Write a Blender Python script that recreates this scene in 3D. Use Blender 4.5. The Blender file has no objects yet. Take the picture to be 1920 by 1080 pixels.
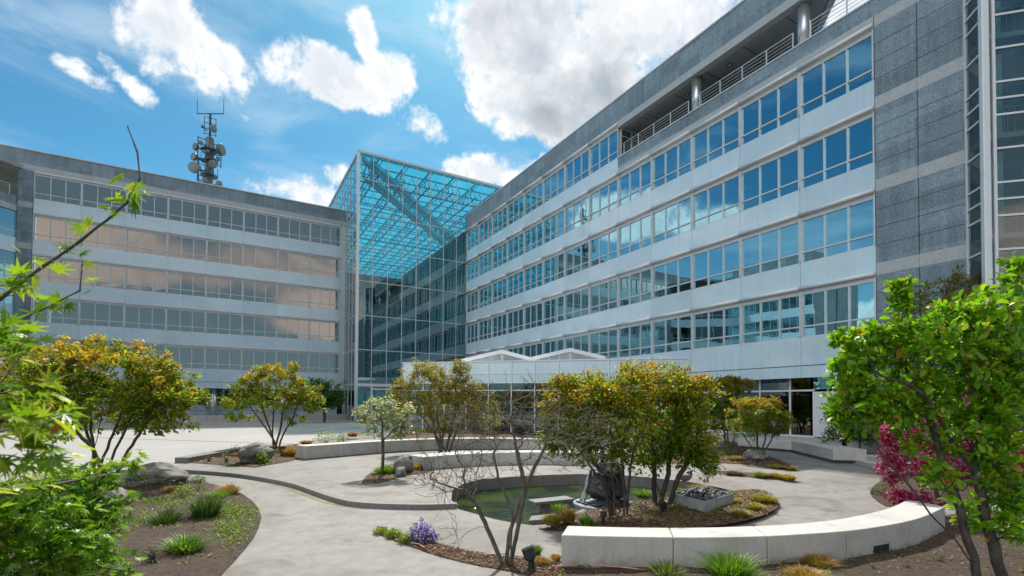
import bpy, math, random
import numpy as np
from mathutils import Vector, Matrix, geometry, noise
random.seed(7)
rng = np.random.default_rng(11)
sc = bpy.context.scene
COL = sc.collection
V = Vector

# ------------------------------------------------------------------ camera
FOC, YAW, PIT, ROL, PYO = 925.92, math.radians(30.05), math.radians(1.195), math.radians(0.29), 196.9
EYE = V((0, 0, 2.2))
F_ = V((math.sin(YAW) * math.cos(PIT), math.cos(YAW) * math.cos(PIT), math.sin(PIT)))
R0 = V((math.cos(YAW), -math.sin(YAW), 0))
U0 = R0.cross(F_)
RX = R0 * math.cos(ROL) + U0 * math.sin(ROL)
UX = U0 * math.cos(ROL) - R0 * math.sin(ROL)
cd = bpy.data.cameras.new('camera')
cam = bpy.data.objects.new('camera', cd)
COL.objects.link(cam)
cam.matrix_world = Matrix(((RX.x, UX.x, -F_.x, EYE.x), (RX.y, UX.y, -F_.y, EYE.y), (RX.z, UX.z, -F_.z, EYE.z), (0, 0, 0, 1)))
cd.sensor_width = 36
cd.lens = 36 * FOC / 1920
cd.shift_y = PYO / 1920
cd.clip_start, cd.clip_end = 0.05, 6000
cd.dof.use_dof = True
cd.dof.focus_distance = 14
cd.dof.aperture_fstop = 3.2
sc.camera = cam


def ray(px, py):
    return F_ + RX * ((px - 960) / FOC) - UX * ((py - 540 - PYO) / FOC)


def zb(x, y):                     # height of the upper paving
    t = min(1, max(0, (y - 20) / 26))
    d = x * F_.x + y * F_.y
    a, b = min(1, max(0, (x - 6) / 2.5)), 1 - min(1, max(0, (d - 9.5) / 4.5))
    return 0.1 * (1 - a * a * (3 - 2 * a) * b * b * (3 - 2 * b)) + 0.2 * t * t * (3 - 2 * t)


def at(px, py, z=None):           # where the sight line meets the ground (z None: upper paving)
    d = ray(px, py)
    zz = 0.1 if z is None else z
    for _ in range(8 if z is None else 1):
        p = EYE + d * ((zz - EYE.z) / d.z)
        if z is None:
            zz = zb(p.x, p.y)
    return V((p.x, p.y, zz))


def dep(p):
    return (V(p) - EYE).dot(F_)


def pd(px, py, depth):            # a point of the place at a given distance
    return EYE + ray(px, py) * depth


# ------------------------------------------------------------------ mesh building
W = {}


def tag(o, label=None, cat=None, group=None, kind=None):
    if label: o['label'] = label
    if cat: o['category'] = cat
    if group: o['group'] = group
    if kind: o['kind'] = kind
    return o


def thing(name, loc, label, cat, group=None, rz=0):
    o = bpy.data.objects.new(name, None)
    o.empty_display_size = 0.2
    COL.objects.link(o)
    o.location = loc
    o.rotation_euler = (0, 0, rz)
    W[o.name] = V(loc)
    return tag(o, label, cat, group)


def link_mesh(name, me, parent=None, loc=None):
    o = bpy.data.objects.new(name, me)
    COL.objects.link(o)
    if parent is not None:
        o.parent = parent
        W[o.name] = W.get(parent.name, V((0, 0, 0)))
    elif loc is not None:
        o.location = loc
        W[o.name] = V(loc)
    return o


class MB:
    def __init__(s):
        s.v, s.f, s.m = [], [], []

    def add(s, vs, fs, mi=0):
        b = len(s.v)
        s.v += [tuple(p) for p in vs]
        s.f += [tuple(b + i for i in f) for f in fs]
        s.m += [mi] * len(fs)

    def hexa(s, c, mi=0):          # 4 bottom corners then 4 top corners
        s.add(c, [(3, 2, 1, 0), (4, 5, 6, 7), (0, 1, 5, 4), (1, 2, 6, 5), (2, 3, 7, 6), (3, 0, 4, 7)], mi)

    def box(s, x0, x1, y0, y1, z0, z1, mi=0):
        s.hexa([(x0, y0, z0), (x1, y0, z0), (x1, y1, z0), (x0, y1, z0), (x0, y0, z1), (x1, y0, z1), (x1, y1, z1), (x0, y1, z1)], mi)

    def bar(s, a, b, w, h=None, mi=0):
        a, b = V(a), V(b)
        h = h or w
        t = (b - a).normalized()
        up = V((0, 0, 1)) if abs(t.z) < 0.95 else V((1, 0, 0))
        x = t.cross(up).normalized() * w / 2
        y = x.cross(t).normalized() * h / 2
        s.hexa([a - x - y, a + x - y, a + x + y, a - x + y, b - x - y, b + x - y, b + x + y, b - x + y], mi)

    def tube(s, pts, rad, n=8, mi=0, cap=True):
        pts = [V(p) for p in pts]
        k = len(pts)
        if not hasattr(rad, '__len__'): rad = [rad] * k
        vs, fs = [], []
        t0 = (pts[1] - pts[0]).normalized()
        up = V((0, 0, 1)) if abs(t0.z) < 0.9 else V((1, 0, 0))
        x = t0.cross(up).normalized()
        for i, p in enumerate(pts):
            t = (pts[min(i + 1, k - 1)] - pts[max(i - 1, 0)])
            t = t.normalized() if t.length > 1e-9 else t0
            x = (x - t * x.dot(t)).normalized()
            y = t.cross(x)
            for j in range(n):
                a = 2 * math.pi * j / n
                vs.append(p + (x * math.cos(a) + y * math.sin(a)) * rad[i])
        for i in range(k - 1):
            for j in range(n):
                fs.append((i * n + j, i * n + (j + 1) % n, (i + 1) * n + (j + 1) % n, (i + 1) * n + j))
        if cap:
            fs.append(tuple(range(n - 1, -1, -1)))
            fs.append(tuple((k - 1) * n + j for j in range(n)))
        s.add(vs, fs, mi)

    def lathe(s, o, prof, n=16, mi=0, axis=None):
        o = V(o)
        ax = V(axis).normalized() if axis is not None else V((0, 0, 1))
        s.tube([o + ax * z for r, z in prof], [max(r, 1e-4) for r, z in prof], n, mi)

    def poly(s, pts, z0, z1, mi=0):
        n = len(pts)
        s.add([(p[0], p[1], z0) for p in pts] + [(p[0], p[1], z1) for p in pts],
              [tuple(range(n - 1, -1, -1)), tuple(range(n, 2 * n))] + [(i, (i + 1) % n, n + (i + 1) % n, n + i) for i in range(n)], mi)

    def build(s, name, mats, parent=None, loc=None, smooth=False, bevel=0, world=True):
        org = W.get(parent.name, V((0, 0, 0))) if parent is not None else (V(loc) if loc is not None else V((0, 0, 0)))
        if not world: org = V((0, 0, 0))
        me = bpy.data.meshes.new(name)
        me.from_pydata([(p[0] - org.x, p[1] - org.y, p[2] - org.z) for p in s.v], [], s.f)
        if not isinstance(mats, (list, tuple)): mats = [mats]
        for m in mats: me.materials.append(m)
        if any(s.m): me.polygons.foreach_set('material_index', s.m)
        if smooth: me.shade_smooth()
        me.validate()
        me.update()
        o = link_mesh(name, me, parent, loc)
        if bevel:
            b = o.modifiers.new('bevel', 'BEVEL')
            b.width, b.segments, b.limit_method = bevel, 2, 'ANGLE'
        return o


class Fr:                          # a wall frame: s along the wall, d outwards, z up
    def __init__(s, o, a):
        s.o, s.a = V((o[0], o[1], 0)), V((a[0], a[1], 0)).normalized()
        s.n = V((s.a.y, -s.a.x, 0))

    def p(s, t, d, z):
        q = s.o + s.a * t + s.n * d
        return V((q.x, q.y, z))

    def box(s, mb, s0, s1, d0, d1, z0, z1, mi=0):
        mb.hexa([s.p(s0, d1, z0), s.p(s1, d1, z0), s.p(s1, d0, z0), s.p(s0, d0, z0),
                 s.p(s0, d1, z1), s.p(s1, d1, z1), s.p(s1, d0, z1), s.p(s0, d0, z1)], mi)

    def quad(s, mb, s0, s1, d, z0, z1, mi=0):
        mb.add([s.p(s0, d, z0), s.p(s1, d, z0), s.p(s1, d, z1), s.p(s0, d, z1)], [(0, 1, 2, 3)], mi)

    def rz(s):
        return math.atan2(s.a.y, s.a.x)


# ------------------------------------------------------------------ materials
class NT:
    def __init__(s, nt):
        s.nt = nt

    def n(s, typ, inp=None, **props):
        nd = s.nt.nodes.new(typ)
        for k, v in props.items(): setattr(nd, k, v)
        for k, v in (inp or {}).items(): s.set(nd, k, v)
        return nd

    def set(s, nd, k, v):
        sock = nd.inputs[k]
        if isinstance(v, bpy.types.NodeSocket): s.nt.links.new(v, sock)
        elif isinstance(v, bpy.types.Node): s.nt.links.new(v.outputs[0], sock)
        else:
            if isinstance(v, (tuple, list)) and len(v) == 3 and len(sock.default_value) == 4: v = (*v, 1)
            sock.default_value = v

    def m(s, op, a, b=0.0, c=None, clamp=False):
        i = {0: a, 1: b}
        if c is not None: i[2] = c
        return s.n('ShaderNodeMath', i, operation=op, use_clamp=clamp).outputs[0]

    def dot(s, a, b):
        return s.n('ShaderNodeVectorMath', {0: a, 1: b}, operation='DOT_PRODUCT').outputs['Value']

    def ramp(s, x, a, b, lo=0.0, hi=1.0, smooth=True):
        return s.n('ShaderNodeMapRange', {'Value': x, 'From Min': a, 'From Max': b, 'To Min': lo, 'To Max': hi},
                   interpolation_type='SMOOTHSTEP' if smooth else 'LINEAR').outputs[0]

    def mix(s, f, a, b, blend='MIX'):
        nd = s.n('ShaderNodeMix', data_type='RGBA', blend_type=blend)
        s.set(nd, 0, f); s.set(nd, 6, a); s.set(nd, 7, b)
        return nd.outputs[2]

    def noise(s, vec, scale, detail=4, rough=0.55, dist=0.0):
        return s.n('ShaderNodeTexNoise', {'Vector': vec, 'Scale': scale, 'Detail': detail, 'Roughness': rough, 'Distortion': dist}).outputs['Fac']


def newmat(name):
    m = bpy.data.materials.new(name)
    m.use_nodes = True
    m.node_tree.nodes.clear()
    t = NT(m.node_tree)
    out = t.n('ShaderNodeOutputMaterial')
    return m, t, out


def pos(t):
    return t.n('ShaderNodeNewGeometry').outputs['Position']


def surf(name, c1, c2, scale, rough=0.6, c3=None, scale3=0.7, amt3=0.5, bump=0.0, bscale=None, metal=0.0, spec=0.5, coat=0.0, detail=4, thr=(0.3, 0.7), rvar=0.0):
    m, t, out = newmat(name)
    P = pos(t)
    nz = t.noise(P, scale, detail)
    col = t.mix(t.ramp(nz, thr[0], thr[1]), c1, c2)
    if c3 is not None:
        n3 = t.noise(P, scale3, 6, 0.6, 0.4)
        col = t.mix(t.m('MULTIPLY', t.ramp(n3, 0.45, 0.72), amt3), col, c3)
    b = t.n('ShaderNodeBsdfPrincipled', {'Base Color': col, 'Roughness': rough, 'Metallic': metal, 'Specular IOR Level': spec, 'Coat Weight': coat, 'Coat Roughness': 0.03})
    if rvar:
        t.set(b, 'Roughness', t.ramp(t.noise(P, 1.3, 4), 0.3, 0.7, rough - rvar, rough + rvar))
    if bump:
        bn = t.n('ShaderNodeBump', {'Height': t.noise(P, bscale or scale, 5), 'Strength': bump, 'Distance': 0.02})
        t.set(b, 'Normal', bn)
    t.set(out, 0, b)
    return m


def glass(name, tint, refl, base, gain, wob=0.004, wscale=0.35):
    m, t, out = newmat(name)
    P = pos(t)
    nrm = t.n('ShaderNodeNewGeometry').outputs['Normal']
    nz = t.n('ShaderNodeTexNoise', {'Vector': P, 'Scale': wscale, 'Detail': 1.0}).outputs['Color']
    off = t.n('ShaderNodeVectorMath', {0: nz, 1: (0.5, 0.5, 0.5)}, operation='SUBTRACT').outputs[0]
    off = t.n('ShaderNodeVectorMath', {0: off, 3: wob}, operation='SCALE').outputs[0]
    nn = t.n('ShaderNodeVectorMath', {0: nrm, 1: off}, operation='ADD').outputs[0]
    nn = t.n('ShaderNodeVectorMath', {0: nn}, operation='NORMALIZE').outputs[0]
    fr = t.n('ShaderNodeFresnel', {'IOR': 1.5, 'Normal': nn})
    fac = t.m('ADD', t.m('MULTIPLY', fr.outputs[0], gain), base, clamp=True)
    tr = t.n('ShaderNodeBsdfTransparent', {'Color': tint})
    gl = t.n('ShaderNodeBsdfGlossy', {'Color': refl, 'Roughness': 0.0, 'Normal': nn})
    mx = t.n('ShaderNodeMixShader', {0: fac, 1: tr, 2: gl})
    t.set(out, 0, mx)
    return m


def leafmat(name, trans=0.58, rough=0.4, boost=1.7):
    m, t, out = newmat(name)
    a = t.n('ShaderNodeAttribute', attribute_name='tint').outputs['Color']
    b = t.n('ShaderNodeBsdfPrincipled', {'Base Color': a, 'Roughness': rough, 'Specular IOR Level': 0.4})
    c = t.n('ShaderNodeVectorMath', {0: a, 1: (boost * .95, boost, boost * .6)}, operation='MULTIPLY').outputs[0]
    tl = t.n('ShaderNodeBsdfTranslucent', {'Color': c})
    t.set(out, 0, t.n('ShaderNodeMixShader', {0: trans, 1: b, 2: tl}))
    return m


M = {}
M['stone'] = surf('dark_granite', (.145, .205, .25), (.255, .335, .395), 20, .55, c3=(.12, .17, .205), scale3=3.2, amt3=.45, bump=.15, bscale=14, detail=8, thr=(.38, .62))
def slabs(m):
    t = NT(m.node_tree)
    b = [n for n in m.node_tree.nodes if n.type == 'BSDF_PRINCIPLED'][0]
    src = b.inputs['Base Color'].links[0].from_socket
    sn = t.n('ShaderNodeVectorMath', {0: pos(t), 1: (1.55, 1.5, .77)}, operation='SNAP').outputs[0]
    w = t.n('ShaderNodeTexWhiteNoise', {'Vector': sn}).outputs['Value']
    st = t.noise(t.n('ShaderNodeMapping', {'Vector': pos(t), 'Scale': (3, 3, .22)}).outputs[0], 1.0, 5, .6)
    k = t.m('ADD', t.ramp(w, 0, 1, .80, 1.16, False), t.ramp(st, .35, .7, .06, -.16))
    t.set(b, 'Base Color', t.mix(1.0, src, t.n('ShaderNodeCombineColor', {0: k, 1: k, 2: k}).outputs[0], 'MULTIPLY'))


def streaks(m, amt):
    t = NT(m.node_tree)
    b = [n for n in m.node_tree.nodes if n.type == 'BSDF_PRINCIPLED'][0]
    src = b.inputs['Base Color'].links[0].from_socket
    st = t.noise(t.n('ShaderNodeMapping', {'Vector': pos(t), 'Scale': (5, 5, .35)}).outputs[0], 1.0, 6, .65)
    k = t.ramp(st, .42, .75, 1.0, 1 - amt)
    if m.name == 'glass_panel':
        q_ = t.n('ShaderNodeVectorMath', {0: pos(t), 1: (11.57 - .58 - 8 * 3.225, 52.35, 5.43)}, operation='SUBTRACT').outputs[0]
        w = t.n('ShaderNodeTexWhiteNoise', {'Vector': t.n('ShaderNodeVectorMath', {0: q_, 1: (3.225, 3.225, 3.6)}, operation='SNAP').outputs[0]}).outputs['Value']
        k = t.m('MULTIPLY', k, t.ramp(w, 0, 1, .93, 1.04, False))
    t.set(b, 'Base Color', t.mix(1.0, src, t.n('ShaderNodeCombineColor', {0: k, 1: k, 2: t.m('POWER', k, .8)}).outputs[0], 'MULTIPLY'))


slabs(M['stone'])
M['stone_l'] = surf('light_granite', (.35, .38, .40), (.45, .48, .50), 12, .55, c3=(.28, .31, .33), scale3=3, amt3=.4, detail=8)
M['joint'] = surf('joint', (.03, .033, .035), (.04, .04, .04), 5, .9)
M['alu'] = surf('aluminium', (.58, .62, .65), (.66, .69, .71), 3, .32, metal=.25)
M['alu_w'] = surf('white_metal', (.66, .70, .73), (.72, .75, .78), 1.5, .3, coat=.3)
M['panel'] = surf('glass_panel', (.53, .69, .785), (.59, .745, .83), .5, .16, c3=(.48, .63, .73), scale3=.35, amt3=.5, coat=1.0, spec=.6)
streaks(M['panel'], .08)
M['steel'] = surf('steel_column', (.55, .57, .59), (.62, .64, .66), 2, .28, metal=.75)
M['steel_d'] = surf('dark_steel', (.055, .075, .085), (.09, .11, .12), 6, .45, metal=.4)
M['truss'] = surf('truss_paint', (.24, .38, .44), (.28, .42, .48), 3, .4, metal=.2)
M['soffit'] = surf('soffit', (.26, .28, .29), (.31, .33, .34), .8, .5)
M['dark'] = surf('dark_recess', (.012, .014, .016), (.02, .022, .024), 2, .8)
M['inner'] = surf('interior_wall', (.16, .18, .18), (.22, .24, .24), .6, .8)
M['curtain'] = surf('curtain_cloth', (.50, .58, .56), (.66, .72, .70), 3, .8)
M['pane'] = glass('window_glass', (.26, .36, .36), (.52, .90, 1.0), .60, 1.1)
M['pane_l'] = glass('grey_window_glass', (.34, .42, .42), (.86, .87, .87), .40, 1.1)
M['pane_d'] = glass('dark_glass', (.20, .26, .27), (.75, .82, .86), .18, 1.0)
M['atrium'] = glass('teal_glass', (.34, .82, .94), (.66, .92, 1.0), .22, 1.05, wob=.006)
M['clear'] = glass('clear_glass', (.45, .62, .62), (.85, .92, .95), .14, 1.0)
m_, t_, o_ = newmat('fritted_roof_glass')
t_.set(o_, 0, t_.n('ShaderNodeMixShader', {0: .6, 1: t_.n('ShaderNodeBsdfTransparent', {'Color': (.28, .85, .93, 1)}), 2: t_.n('ShaderNodeBsdfTranslucent', {'Color': (.09, .36, .42, 1)})}))
M['roofglass'] = m_
M['conc'] = surf('bench_concrete', (.44, .425, .395), (.52, .505, .475), 30, .7, c3=(.31, .285, .25), scale3=1.6, amt3=.45, bump=.05, bscale=60, detail=8)
streaks(M['conc'], .12)


def splash(m):            # soil splashed on the foot of the concrete
    t = NT(m.node_tree)
    b = [n for n in m.node_tree.nodes if n.type == 'BSDF_PRINCIPLED'][0]
    src = b.inputs['Base Color'].links[0].from_socket
    z = t.n('ShaderNodeSeparateXYZ', {0: pos(t)}).outputs[2]
    k = t.m('SUBTRACT', t.noise(pos(t), 5, 6, .65), t.m('MULTIPLY', z, 2.2))
    t.set(b, 'Base Color', t.mix(t.m('MULTIPLY', t.ramp(k, .12, .55), .55), src, (.16, .125, .09)))


splash(M['conc'])
M['kerb'] = surf('kerb_stone', (.13, .125, .118), (.19, .182, .172), 16, .6, c3=(.12, .12, .12), scale3=2, amt3=.6, bump=.1)
M['rock'] = surf('boulder_rock', (.11, .105, .095), (.24, .23, .205), 5, .8, c3=(.07, .085, .045), scale3=1.6, amt3=.6, bump=.7, bscale=7, detail=9)
M['darkrock'] = surf('wet_rock', (.010, .010, .011), (.045, .044, .045), 5, .3, bump=.5, bscale=9, detail=8)
M['lava'] = surf('lava_stone', (.018, .02, .026), (.06, .062, .072), 10, .55, bump=.5)
M['bark'] = surf('bark', (.05, .042, .033), (.12, .105, .085), 18, .8, bump=.6, bscale=30)
M['bark_g'] = surf('pale_bark', (.075, .065, .047), (.14, .124, .095), 14, .75, c3=(.04, .042, .024), scale3=3, amt3=.6, bump=.5, bscale=30)
M['bark_d'] = surf('dark_bark', (.03, .024, .022), (.075, .062, .055), 14, .7, bump=.7, bscale=26)
M['black'] = surf('black_metal', (.012, .017, .022), (.02, .026, .032), 5, .4)
M['dish'] = surf('dish_grey', (.13, .15, .16), (.19, .21, .22), 3, .5)
M['dishd'] = surf('dish_dark', (.045, .065, .07), (.07, .09, .095), 3, .5)
M['hose'] = surf('copper_hose', (.45, .20, .12), (.55, .27, .17), 9, .5)
M['blue'] = surf('emblem_blue', (.02, .06, .24), (.03, .08, .28), 5, .5)
M['cladgrey'] = surf('planter_steel', (.22, .25, .26), (.32, .35, .36), 7, .5, c3=(.16, .17, .17), scale3=3, amt3=.5)
M['leaf'] = leafmat('leaf')
M['leafn'] = leafmat('near_leaf', .5, .36, 1.5)
M['blade'] = leafmat('grass_blade', .3, .5)
M['petal'] = leafmat('petal', .3, .6, 1.0)

# paving
def paving_mat():
    m, t, out = newmat('paving')
    P = pos(t)
    fine = t.noise(P, 75, 3, .7)
    mid = t.noise(P, 4, 6, .6)
    big = t.noise(P, .42, 6, .62, .6)
    stain = t.noise(P, 1.1, 7, .65, 1.0)
    c = t.mix(t.ramp(fine, .35, .65), (.165, .157, .142), (.25, .24, .222))
    c = t.mix(t.m('MULTIPLY', t.ramp(mid, .40, .64), .5), c, (.28, .27, .255))
    c = t.mix(t.m('MULTIPLY', t.ramp(big, .44, .68), .6), c, (.12, .105, .085))
    c = t.mix(t.m('MULTIPLY', t.ramp(stain, .49, .70), .62), c, (.095, .08, .06))
    vor = t.n('ShaderNodeTexVoronoi', {'Vector': P, 'Scale': 28.0}).outputs['Distance']
    c = t.mix(t.m('MULTIPLY', t.ramp(vor, .1, .0), .3), c, (.14, .13, .12))
    b = t.n('ShaderNodeBsdfPrincipled', {'Base Color': c, 'Roughness': .72, 'Specular IOR Level': .35})
    t.set(b, 'Normal', t.n('ShaderNodeBump', {'Height': fine, 'Strength': .12, 'Distance': .01}))
    t.set(out, 0, b)
    return m


def plaza_tint():
    m, t, out = newmat('pale_paving')
    P = pos(t)
    fine = t.noise(P, 60, 3, .7)
    big = t.noise(P, .25, 6, .62, .6)
    c = t.mix(t.ramp(fine, .35, .65), (.27, .265, .25), (.33, .325, .31))
    c = t.mix(t.m('MULTIPLY', t.ramp(big, .5, .8), .4), c, (.42, .41, .39))
    b = t.n('ShaderNodeBsdfPrincipled', {'Base Color': c, 'Roughness': .7, 'Specular IOR Level': .35})
    t.set(out, 0, b)
    return m


def mulch_mat():
    m, t, out = newmat('bark_mulch')
    P = pos(t)
    v = t.n('ShaderNodeTexVoronoi', {'Vector': t.n('ShaderNodeMapping', {'Vector': P, 'Scale': (34, 22, 30)}).outputs[0], 'Scale': 1.0})
    c = t.mix(t.ramp(t.n('ShaderNodeSeparateColor', {0: v.outputs['Color']}).outputs[0], .0, 1.0), (.045, .027, .018), (.155, .095, .06))
    c = t.mix(t.m('MULTIPLY', t.ramp(t.noise(P, 2.2, 5), .5, .72), .6), c, (.05, .036, .025))
    b = t.n('ShaderNodeBsdfPrincipled', {'Base Color': c, 'Roughness': .85, 'Specular IOR Level': .25})
    t.set(b, 'Normal', t.n('ShaderNodeBump', {'Height': v.outputs['Distance'], 'Strength': .9, 'Distance': .03}))
    t.set(out, 0, b)
    return m


def water_mat():
    m, t, out = newmat('pond_water')
    P = pos(t)
    mp = t.n('ShaderNodeMapping', {'Vector': P, 'Rotation': (0, 0, .5), 'Scale': (2.2, 6, 1)}).outputs[0]
    h = t.noise(mp, 1.6, 3, .5, .6)
    c = t.mix(t.ramp(t.noise(P, 1.1, 4), .4, .65), (.008, .018, .004), (.040, .062, .008))
    b = t.n('ShaderNodeBsdfPrincipled', {'Base Color': c, 'Roughness': .04, 'IOR': 1.33, 'Specular IOR Level': .5})
    t.set(b, 'Normal', t.n('ShaderNodeBump', {'Height': h, 'Strength': .6, 'Distance': .06}))
    t.set(out, 0, b)
    return m


M['paving'], M['plaza'], M['mulch'], M['water'] = paving_mat(), plaza_tint(), mulch_mat(), water_mat()
M['soil'] = surf('dry_soil', (.018, .0095, .005), (.050, .027, .013), 14, .9, c3=(.085, .055, .032), scale3=9, amt3=.5, bump=.8, bscale=22, detail=8)
M['far'] = surf('far_ground', (.07, .09, .05), (.12, .12, .09), .05, .9)
M['ochre'] = surf('wet_channel_floor', (.20, .17, .09), (.30, .26, .15), 6, .35, c3=(.10, .10, .06), scale3=2, amt3=.5)

# ------------------------------------------------------------------ world and sun
SUN_AZ, SUN_EL = math.radians(24), math.radians(53)      # azimuth clockwise from +Y
wd = bpy.data.worlds.new('World')
sc.world = wd
wd.use_nodes = True
wd.node_tree.nodes.clear()
t = NT(wd.node_tree)
D = t.n('ShaderNodeTexCoord').outputs['Generated']
D = t.n('ShaderNodeVectorMath', {0: D}, operation='NORMALIZE').outputs[0]
sky = t.n('ShaderNodeTexSky', sky_type='NISHITA', sun_disc=False, sun_elevation=SUN_EL, sun_rotation=SUN_AZ, air_density=1.0, dust_density=0.6, ozone_density=1.5)
skyc = t.n('ShaderNodeVectorMath', {0: sky.outputs[0], 1: (.56, .98, .95)}, operation='MULTIPLY').outputs[0]
skyc = t.n('ShaderNodeVectorMath', {0: skyc, 1: (1 / 6.0,) * 3}, operation='MULTIPLY').outputs[0]
skyc = t.n('ShaderNodeGamma', {'Color': skyc, 'Gamma': 1.35}).outputs[0]
skyc = t.n('ShaderNodeVectorMath', {0: skyc, 1: (3.55,) * 3}, operation='MULTIPLY').outputs[0]


def direction(px, py, wall=None):
    d = ray(px, py).normalized()
    if wall == 'R': d.x = -d.x
    if wall == 'L': d.y = -d.y
    return d


def blob(px, py, hw, hh, wall=None, rot=0.0, pk=1.0):
    d = direction(px, py, wall)
    a, b = hw / FOC, hh / FOC
    k = d.length / max(0.2, ray(px, py).length)
    a *= k; b *= k
    u = V((-d.y, d.x, 0)).normalized()
    u = -u
    v = u.cross(d).normalized()
    if v.z < 0: v = -v
    u, v = u * math.cos(rot) + v * math.sin(rot), v * math.cos(rot) - u * math.sin(rot)
    df = t.n('ShaderNodeVectorMath', {0: D, 1: tuple(d)}, operation='SUBTRACT').outputs[0]
    x = t.dot(df, tuple(u / a)); y = t.dot(df, tuple(v / b)); z = t.dot(df, tuple(d / .35))
    r = t.m('ADD', t.m('MULTIPLY', x, x), t.m('MULTIPLY', y, y))
    r = t.m('ADD', r, t.m('MULTIPLY', z, z))
    return t.m('MULTIPLY_ADD', r, -pk, pk)


def blobs(lst, floor=-1.0):
    cur = None
    for b in lst:
        e = blob(*b)
        cur = e if cur is None else t.m('SMOOTH_MAX', cur, e, .25)
    return t.m('MAXIMUM', cur, floor)


white = blobs([(322, 62, 72, 66), (405, 112, 80, 44, None, -.25), (285, 95, 50, 44), (360, 100, 70, 55), (682, 70, 26, 50, None, .25), (545, 130, 66, 50, None, -.1), (640, 140, 110, 40), (730, 140, 66, 40, None, .3), (620, 160, 120, 34),
               (150, 130, 46, 13, None, -.2, .30), (240, 155, 40, 16, None, -.6, .36), (645, 330, 30, 22, None, 0, .7), (950, 328, 110, 50, None, .1, 1.25), (1610, 40, 70, 50, None, 0, .8), (560, 372, 100, 34, None, 0, .75), (800, 230, 30, 24, None, 0, .35), (820, 25, 26, 30, None, 0, .6),
               (1190, 410, 120, 45, 'R', .1), (1330, 420, 70, 30, 'R'), (1560, 590, 80, 30, 'R'), (1640, 600, 60, 40, 'R')])
big = blobs([(1000, 60, 170, 120), (1130, 150, 190, 110, None, .2), (1300, 60, 230, 120), (1000, 200, 130, 70, None, -.3), (1350, -150, 450, 160), (860, -140, 190, 110)])
warm = blobs([(350, 490, 420, 66, 'L'), (60, 480, 200, 60, 'L'), (640, 590, 170, 50, 'L')])
n1 = t.noise(D, 9.5, 10, .64, .2)
n2 = t.noise(t.n('ShaderNodeVectorMath', {0: D, 1: tuple(V((math.sin(SUN_AZ) * math.cos(SUN_EL), math.cos(SUN_AZ) * math.cos(SUN_EL), math.sin(SUN_EL))) * .02)}, operation='ADD').outputs[0], 9.5, 10, .64, .2)
n3 = t.noise(D, 3.2, 5, .55, .2)
wisp = t.noise(t.n('ShaderNodeMapping', {'Vector': D, 'Scale': (2.2, 2.2, 7)}).outputs[0], 1.6, 6, .6, .5)
dens = t.m('ADD', t.m('MULTIPLY', t.m('MAXIMUM', white, big), .62), t.m('MULTIPLY', t.m('SUBTRACT', n1, .50), 3.4))
mask = t.ramp(dens, -.12, .46)
n4 = t.noise(D, 5.5, 7, .6, .3)
dw = t.m('ADD', t.m('MULTIPLY', warm, .75), t.m('MULTIPLY', t.m('SUBTRACT', n4, .5), 2.6))
maskw = t.ramp(dw, -.05, .5)
rim = t.ramp(t.m('SUBTRACT', n1, n2), -.05, .06)
core = t.ramp(t.m('ADD', t.m('MULTIPLY', big, .55), t.m('MULTIPLY', t.m('SUBTRACT', n3, .5), 3.0)), -.05, .75)
corew = t.m('MULTIPLY', t.ramp(t.m('SUBTRACT', dens, .28), -.05, .5), .42)
CL = 5.1
cw = t.mix(rim, (CL * .86, CL * .90, CL * .95), (CL * 1.08, CL * 1.08, CL * 1.08))
cw = t.mix(corew, cw, (CL * .58, CL * .66, CL * .74))
cw = t.mix(core, cw, (CL * .34, CL * .40, CL * .45))
haze = t.m('MULTIPLY', t.ramp(wisp, .42, .78), .45)
base = t.mix(haze, skyc, (CL * .75, CL * .9, CL * 1.0))
sepz = t.n('ShaderNodeSeparateXYZ', {0: D}).outputs[2]
base = t.mix(t.ramp(sepz, .38, .06, 0, .40), base, (CL * .58, CL * .78, CL * .88))
sepy = t.n('ShaderNodeSeparateXYZ', {0: D}).outputs[1]
south = t.m('MULTIPLY', t.ramp(sepy, -.25, -.7), t.ramp(sepz, .52, .34))
base = t.mix(t.m('MULTIPLY', south, .85), base, (CL * .20, CL * .29, CL * .34))
colr = t.mix(maskw, base, t.mix(t.ramp(n4, .35, .65), (CL * .50, CL * .46, CL * .44), (CL * .80, CL * .68, CL * .60)))
colr = t.mix(mask, colr, cw)


def fill_bank(az, el, r0, r1, col, amt):  # bright cloud bank added out of view as fill light for the facades
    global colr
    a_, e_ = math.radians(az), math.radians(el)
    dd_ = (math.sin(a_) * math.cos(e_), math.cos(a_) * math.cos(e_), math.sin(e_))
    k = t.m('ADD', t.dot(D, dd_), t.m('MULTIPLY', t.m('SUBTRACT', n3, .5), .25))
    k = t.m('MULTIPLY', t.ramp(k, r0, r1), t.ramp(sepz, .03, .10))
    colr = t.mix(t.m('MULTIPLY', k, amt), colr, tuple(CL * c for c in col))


fill_bank(-112, 26, math.cos(math.radians(33)), math.cos(math.radians(20)), (2.2, 2.2, 2.22), .95)
fill_bank(108, 52, math.cos(math.radians(34)), math.cos(math.radians(20)), (1.8, 1.78, 1.75), .95)
fill_bank(-150, 72, math.cos(math.radians(26)), math.cos(math.radians(12)), (1.5, 1.5, 1.52), .9)
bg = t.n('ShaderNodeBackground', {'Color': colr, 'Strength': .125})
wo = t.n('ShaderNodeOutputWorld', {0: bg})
wd.cycles.sampling_method = 'MANUAL'
wd.cycles.sample_map_resolution = 512

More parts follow.
